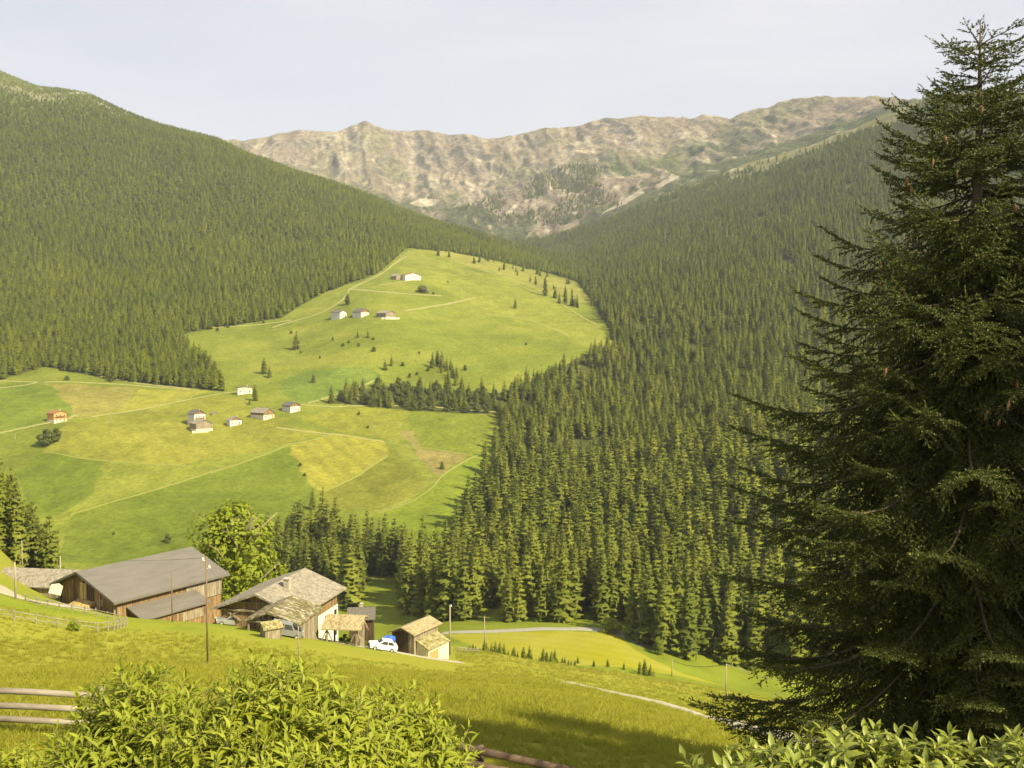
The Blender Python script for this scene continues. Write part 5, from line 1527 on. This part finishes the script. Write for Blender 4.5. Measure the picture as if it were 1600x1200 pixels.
far_house('house', 'white house at the left of the three upper buildings', 537, 496, 15, 8, -46, 1.4, R_SLATE, P_WHITE, None, .5, .24, wins=2)
far_house('house', 'white house with a brown gable in the middle of the three upper buildings', 571, 494, 17, 7, -44, 1.2, R_SLATE, W_BROWN, P_WHITE, .8, .30, wins=3)
far_house('barn', 'grey barn with a white base at the right of the three upper buildings', 611, 498, 22, 9, -46, 1.0, R_SHINGLE, W_GREY, P_WHITE, .28, .18, 'barn', wins=0, chim=0)
far_house('shed', 'tiny grey shed behind the white gabled farmhouse', 336, 648, 9, 3, -20, .7, R_SHINGLE, W_GREY, None, .5, .2, 'shed', wins=0, chim=0)
for lab, pts in [('low white wall below the grey board barn', [(300, 677), (313, 676), (326, 675)]), ('low white yard wall before the right upper barn', [(596, 498.5), (610, 499), (624, 498.5)])]:
    w = [at(q[0], q[1], OPP, 1700) for q in pts]; m = MB()
    for a, b in zip(w[:-1], w[1:]): m.beam(a + Vector((0, 0, .4)), b + Vector((0, 0, .4)), .5, 2.4)
    tag(m.build('yard_wall', P_CREAM), lab, 'wall')

# poles on the far meadows
for px, pt, pb in [(173, 649, 664), (236.5, 653, 662), (23.5, 678, 694), (351, 639, 647), (330, 732, 750), (444, 560, 573), (422, 588, 600), (491, 510, 522), (569.5, 463, 473), (590, 453, 462), (613, 442, 452), (520, 489, 499), (471, 538, 548)]:
    p = at(px, pb, OPP, 1800)
    pole('thin pale pole standing in the far meadows across the valley', px, pt, pb, p.y, .16, M_POLE, 'poles on the far meadows', r1=.8)

# ------------------------------------------------------------------ single trees and bushes
v, f = blob_arrays(3, 18, 7.6, 5200, .36, .12, 22)
M_ASH = foliage('ash_leaves', (.175, .225, .016), (.295, .335, .028), .42, .6, .2)
p = on_ground(366, 900, 160)
e = empty('ash_tree', p, 0, 'big light green broadleaved tree with pale bare limbs between the barn and the farmhouse', 'tree')
sc = (lp(366, 771, 160).z - p.z) / 18.0; e.scale = (sc * 1.02, sc * 1.02, sc)
me = npmesh('ash_crown', v, f); link('crown', me, M_ASH, e)
M_PALEBARK = surf('pale_bark', (.22, .185, .12), (.42, .36, .25), 3, (1, 1, .3))
tb = MB(); tb.tube([(0, 0, -2), (.1, -.3, 4), (-.2, -.4, 8), (.1, 0, 13)], .42, 8, .1)
r_ = random.Random(4)
for i in range(26):
    z = r_.uniform(3, 12); a = r_.uniform(-2.6, .5) if i % 3 else r_.uniform(0, 6.28); L = r_.uniform(4.2, 7.6)
    a0 = Vector((0, -.3, z)); q = a0 + Vector((math.cos(a) * L * .75, math.sin(a) * L * .75, L * .62))
    md = a0.lerp(q, .5) + Vector((r_.uniform(-.3, .3), r_.uniform(-.3, .3), -.25)); tb.tube([a0, md, q], .13, 5, .025)
    for j in range(4):
        b0 = a0.lerp(q, .35 + .17 * j); b1 = b0 + Vector((r_.uniform(-1.2, 1.4), r_.uniform(-1.5, .6), r_.uniform(.5, 1.7))); tb.tube([b0, b1], .045, 4, .012)
tb.tube([(.6, -.4, 1), (2.6, -2.2, 6), (3.6, -3.0, 10.5)], .24, 7, .05)
tb.build('trunk', M_PALEBARK, e, smooth=True)

BUSH = []
for sd, H, rd, n in [(61, 4, 2.6, 420), (62, 4, 2.2, 420), (63, 5, 2.2, 460)]:
    v, f = blob_arrays(sd, H, rd, n * 3, .22, .02, 7); BUSH.append((npmesh('bush_leaves', v, f), H))
M_BUSH = foliage('bush_leaves', (.085, .120, .014), (.190, .225, .024), .28, .6, .2)
M_BUSH_D = foliage('dark_bush_leaves', (.055, .078, .016), (.125, .145, .028), .22, .6, .15)
M_BUSH_B = foliage('brown_bush_leaves', (.12, .105, .045), (.20, .17, .08), .2, .7, .1)
for b, _ in BUSH: b.materials.append(M_BUSH)


def bush(px, pb, hpx, label, group=None, mat=None, Y=None, wide=1.0, name='bush', ymin=60, up=0):
    p = at(px, pb, ymin, 1900) if Y is None else on_ground(px, pb, Y)
    me, H = random.choice(BUSH)
    s = hpx * p.y / F / H
    o = empty(name, (p.x, p.y, p.z - .15 + up), random.uniform(0, 6.28), label, 'bush', group); o.scale = (s * wide, s * wide, s)
    f_ = link('foliage', me, None, o)
    if mat is not None: f_.material_slots[0].link = 'OBJECT'; f_.material_slots[0].material = mat
    MB().tube([(0, 0, -.2), (.1, 0, H * .6)], .10, 5, .02).build('stem', M_BARK, o)
    return o


bush(115, 986, 20, 'round yellow green bush on the rail fence below the large barn', wide=1.1, mat=M_ASH)
bush(540, 1000, 17, 'dense green bush growing under the open drying barn', Y=129, mat=M_BUSH, wide=1.3)
bush(566, 975, 28, 'green bush beside the dark roofed cottage', Y=166, mat=M_BUSH_D, wide=1.3)
bush(610, 985, 26, 'green bush between the cottage and the board hut', Y=165, mat=M_BUSH, wide=1.2)
bush(955, 985, 24, 'bright leafy bush at the road end before the dark spruces', Y=290, mat=M_ASH, wide=1.6)
bush(985, 1000, 20, 'smaller leafy bush right of the road end', Y=284, mat=M_BUSH, wide=1.4)
bush(1030, 1040, 26, 'leafy bush among the lower spruces above the mown strip', Y=272, mat=M_BUSH, wide=1.0)
bush(75, 695, 27, 'dense dark clump of bushes below the orange house', mat=M_BUSH_D, wide=1.25, ymin=OPP)
bush(88, 690, 24, 'second dark bush joined to the clump below the orange house', mat=M_BUSH_D, wide=1.0, ymin=OPP)
bush(660, 457, 12, 'brownish bush patch below the highest white farmhouse', mat=M_BUSH_B, wide=1.7, ymin=OPP)
for px, pb, h in [(469, 728, 6), (476, 744, 6), (561, 648, 6), (575, 669, 5), (262, 848, 16), (178, 835, 5), (105, 594, 8), (172, 596, 13), (677, 460, 5), (340, 517, 6), (357, 512, 5), (412, 505, 5), (520, 532, 6), (536, 541, 6), (545, 536, 5), (560, 541, 6), (584, 549, 8), (583, 531, 5),
                  (629, 572, 7), (669, 580, 7), (652, 586, 6), (727, 579, 10), (822, 539, 5), (455, 521, 5), (850, 590, 5), (700, 442, 4), (655, 553, 5), (470, 552, 5), (500, 560, 5), (640, 590, 8)]:
    bush(px, pb, h, 'small dark bush scattered on the far meadows across the valley', 'bushes scattered over the far meadows', M_BUSH_D, ymin=OPP)


def lone(px, pb, hpx, label, v=None, slim=1.0, group=None, ymin=OPP, Y=None, name='conifer_tree'):
    p = at(px, pb, ymin, 1900) if Y is None else on_ground(px, pb, Y)
    return spruce_tree(p.x, p.y, p.z, hpx * p.y / F, label, group, v, name, slim)


lone(543, 476, 19, 'dark egg shaped conifer standing alone above the three upper buildings', 4, 1.7)
lone(463, 546, 32, 'broad dark conifer beside the hedge line left of the middle meadow', 2, 1.25)
lone(559, 528, 14, 'left one of the two small conifers standing side by side below the upper buildings', 0, 1.0)
lone(575, 528, 15, 'right one of the two small conifers standing side by side below the upper buildings', 2, 1.1)
lone(413, 584, 26, 'upper one of the pair of touching conifers above the dark green crop', 4, 1.3)
lone(421, 590, 20, 'lower one of the pair of touching conifers above the dark green crop', 2, 1.4)
lone(490, 598, 15, 'round dark conifer alone on the dark green crop', 4, 1.6)
lone(805, 482, 19, 'single conifer with a clear shadow in the open bright upper meadow', 1, 1.3)
lone(691, 733, 15, 'single round conifer on the brown field patch', 4, 1.7)
lone(602, 578, 18, 'dark round conifer at the left of the clump under the bright meadow', 2, 1.5)
lone(612, 572, 20, 'slender conifer beside the dark round one left of the clump', 1, 1.0)
lone(399, 626, 26, 'dark spruce close to the right wall of the cream white house', 4, 1.3)
lone(390, 632, 12, 'small dark conifer below the cream white house', 2, 1.3)
lone(489, 796, 36, 'tall slim spruce rising above the grove at the corner of the yellow field', 3, 1.2)
for px, pb, h in [(676, 575, 26), (684, 570, 24), (691, 574, 28), (698, 580, 24), (704, 578, 20), (707, 590, 24), (714, 592, 22), (712, 602, 20), (690, 583, 16), (722, 600, 14), (700, 592, 16)]:
    lone(px, pb, h, 'conifer of the small dark clump in the lower part of the bright meadow', None, 1.2, 'conifers of the clump in the bright meadow')
r_ = random.Random(9); nb = 0
BAND = [(655, 388), (720, 398), (800, 412), (860, 432), (905, 448), (925, 478), (905, 484), (850, 460), (800, 430), (740, 412), (690, 402)]
while nb < 34:
    px, py = r_.uniform(655, 925), r_.uniform(388, 484)
    if not inpoly(np.array([px]), np.array([py]), BAND)[0]: continue
    lone(px, py, r_.uniform(8, 17), 'conifer scattered over the dry upper edge of the bright meadow', None, 1.2, 'conifers along the upper meadow edge'); nb += 1
for px, pb, h in [(852, 462, 32), (868, 466, 20), (884, 474, 30), (894, 478, 26), (902, 480, 22), (874, 474, 18)]:
    lone(px, pb, h, 'taller conifer in the small stand at the right end of the bright meadow', None, 1.1, 'taller conifers at the right meadow end')
for px, pb, h in [(607, 962, 20), (618, 972, 26), (630, 966, 30), (598, 978, 22), (585, 972, 18), (640, 960, 34), (655, 968, 30)]:
    lone(px, pb, h, 'young spruce on the bank between the farmhouse and the board hut', None, 1.1, 'young spruces behind the board hut', Y=r_.uniform(240, 300))
for i in range(40):
    s = i / 39; px = 730 + 175 * s + r_.uniform(-3, 3); Yb = 222 + 18 * s + r_.uniform(-4, 6)
    hh = r_.uniform(10, 24) if .15 < s < .8 else r_.uniform(7, 13)
    lone(px, 1020, hh * 1.25, 'young spruce sapling in the row along the near edge of the mown field', r_.choice([0, 2, 4]), 1.25, 'spruce saplings along the mown field', Y=Yb, name='spruce_sapling')
for px, hh in [(928, 12), (950, 14), (975, 12), (1000, 20), (1008, 24), (1016, 22), (1021, 14)]:
    lone(px, 1040, hh * 1.2, 'spruce sapling at the right end of the row beside the mown field', r_.choice([0, 2, 4]), 1.3, 'spruce saplings at the right end of the field', Y=243 + r_.uniform(-2, 3), name='spruce_sapling')

# hedgerow wood along the gully
r_ = random.Random(77)
for x, y, z in zip(*gully):
    if r_.random() < .5:
        spruce_tree(x, y, z, r_.uniform(8, 18), 'conifer of the mixed strip of wood between the two meadows', 'trees of the strip between the meadows', None, 'conifer_tree', 1.1)
    else:
        me, H = r_.choice(BUSH); h = r_.uniform(6, 12); s_ = h / H
        e = empty('broadleaf_tree', (x, y, z - .2), r_.uniform(0, 6.28), 'broadleaved tree of the mixed strip of wood between the two meadows', 'tree', 'broadleaved trees of the strip between the meadows'); e.scale = (s_ * .9, s_ * .9, s_)
        c = link('crown', me, None, e); c.material_slots[0].link = 'OBJECT'; c.material_slots[0].material = M_BUSH_D
        MB().tube([(0, 0, -.2), (.1, 0, H * .6)], .08, 5, .02).build('trunk', M_BARK, e)

# ------------------------------------------------------------------ grass of the near meadow
M_BLADE = foliage('grass_blades', (.270, .285, .028), (.380, .365, .058), .58, .7, .1, tint=(.38, .34, .12))
g_col = bpy.data.collections.new('grass_sources')
for k in range(4):
    r_ = random.Random(80 + k); V = []; T = []
    for i in range(26):
        a = r_.uniform(0, 6.28); rr = r_.uniform(0, .22); x, y = rr * math.cos(a), rr * math.sin(a); hh = r_.uniform(.08, .25) * (1.3 if i % 9 == 0 else 1); w = .012
        b = r_.uniform(0, 6.28); lean = r_.uniform(.05, .22); n = len(V); g = r_.uniform(0, 3.14)
        V += [(x - w * math.cos(g), y - w * math.sin(g), -.03), (x + w * math.cos(g), y + w * math.sin(g), -.03), (x + lean * .4 * math.cos(b) + w * .7 * math.cos(g), y + lean * .4 * math.sin(b) + w * .7 * math.sin(g), hh * .6),
              (x + lean * .4 * math.cos(b) - w * .7 * math.cos(g), y + lean * .4 * math.sin(b) - w * .7 * math.sin(g), hh * .6), (x + lean * math.cos(b), y + lean * math.sin(b), hh)]
        T.append(((n, n + 1, n + 2, n + 3), (n + 3, n + 2, n + 4)))
    me = npmesh('grass_tuft', np.array(V), [np.array([t[0] for t in T]), np.array([t[1] for t in T])]); me.materials.append(M_BLADE)
    o = bpy.data.objects.new('grass_tuft', me); g_col.objects.link(o)
n = 64000
yy = 9.5 * np.exp(rng.random(n) ** .85 * math.log(212 / 9.5)); uu = rng.uniform(-.62, .62, n); xx = uu * yy; zz = ground(xx, yy)
keep = (fbm(xx / 6, yy / 6, 401, 3) + .35 > rng.random(n) * .9) | (rng.random(n) < .35 + .5 * sstep(40, 80, yy))
keep &= ~((yy > 105) & (uu < -.06)) & ~((yy > 190) & (uu < .03))
tr = np.array(TRACKS); tr = tr[(tr[:, 1] < 140)]
for a in range(0, len(tr)):
    keep &= ~((np.abs(xx - tr[a, 0]) < 2.0) & (np.abs(yy - tr[a, 1]) < 2.0) | ((np.abs(xx / yy - tr[a, 0] / tr[a, 1]) < .012) & (yy < tr[a, 1]) & (yy > tr[a, 1] - 8)))
xx, yy, zz = xx[keep], yy[keep], zz[keep]
tall = (.55 + .45 * sstep(14, 30, yy)) * (.55 + .55 * np.clip(.5 + fbm(xx / 8, yy / 8, 402, 3), 0, 1))
wood('grass', 'long yellowish grass of the near meadow', (xx, yy, zz + .3), tall * (1 + .004 * yy), g_col, 4)
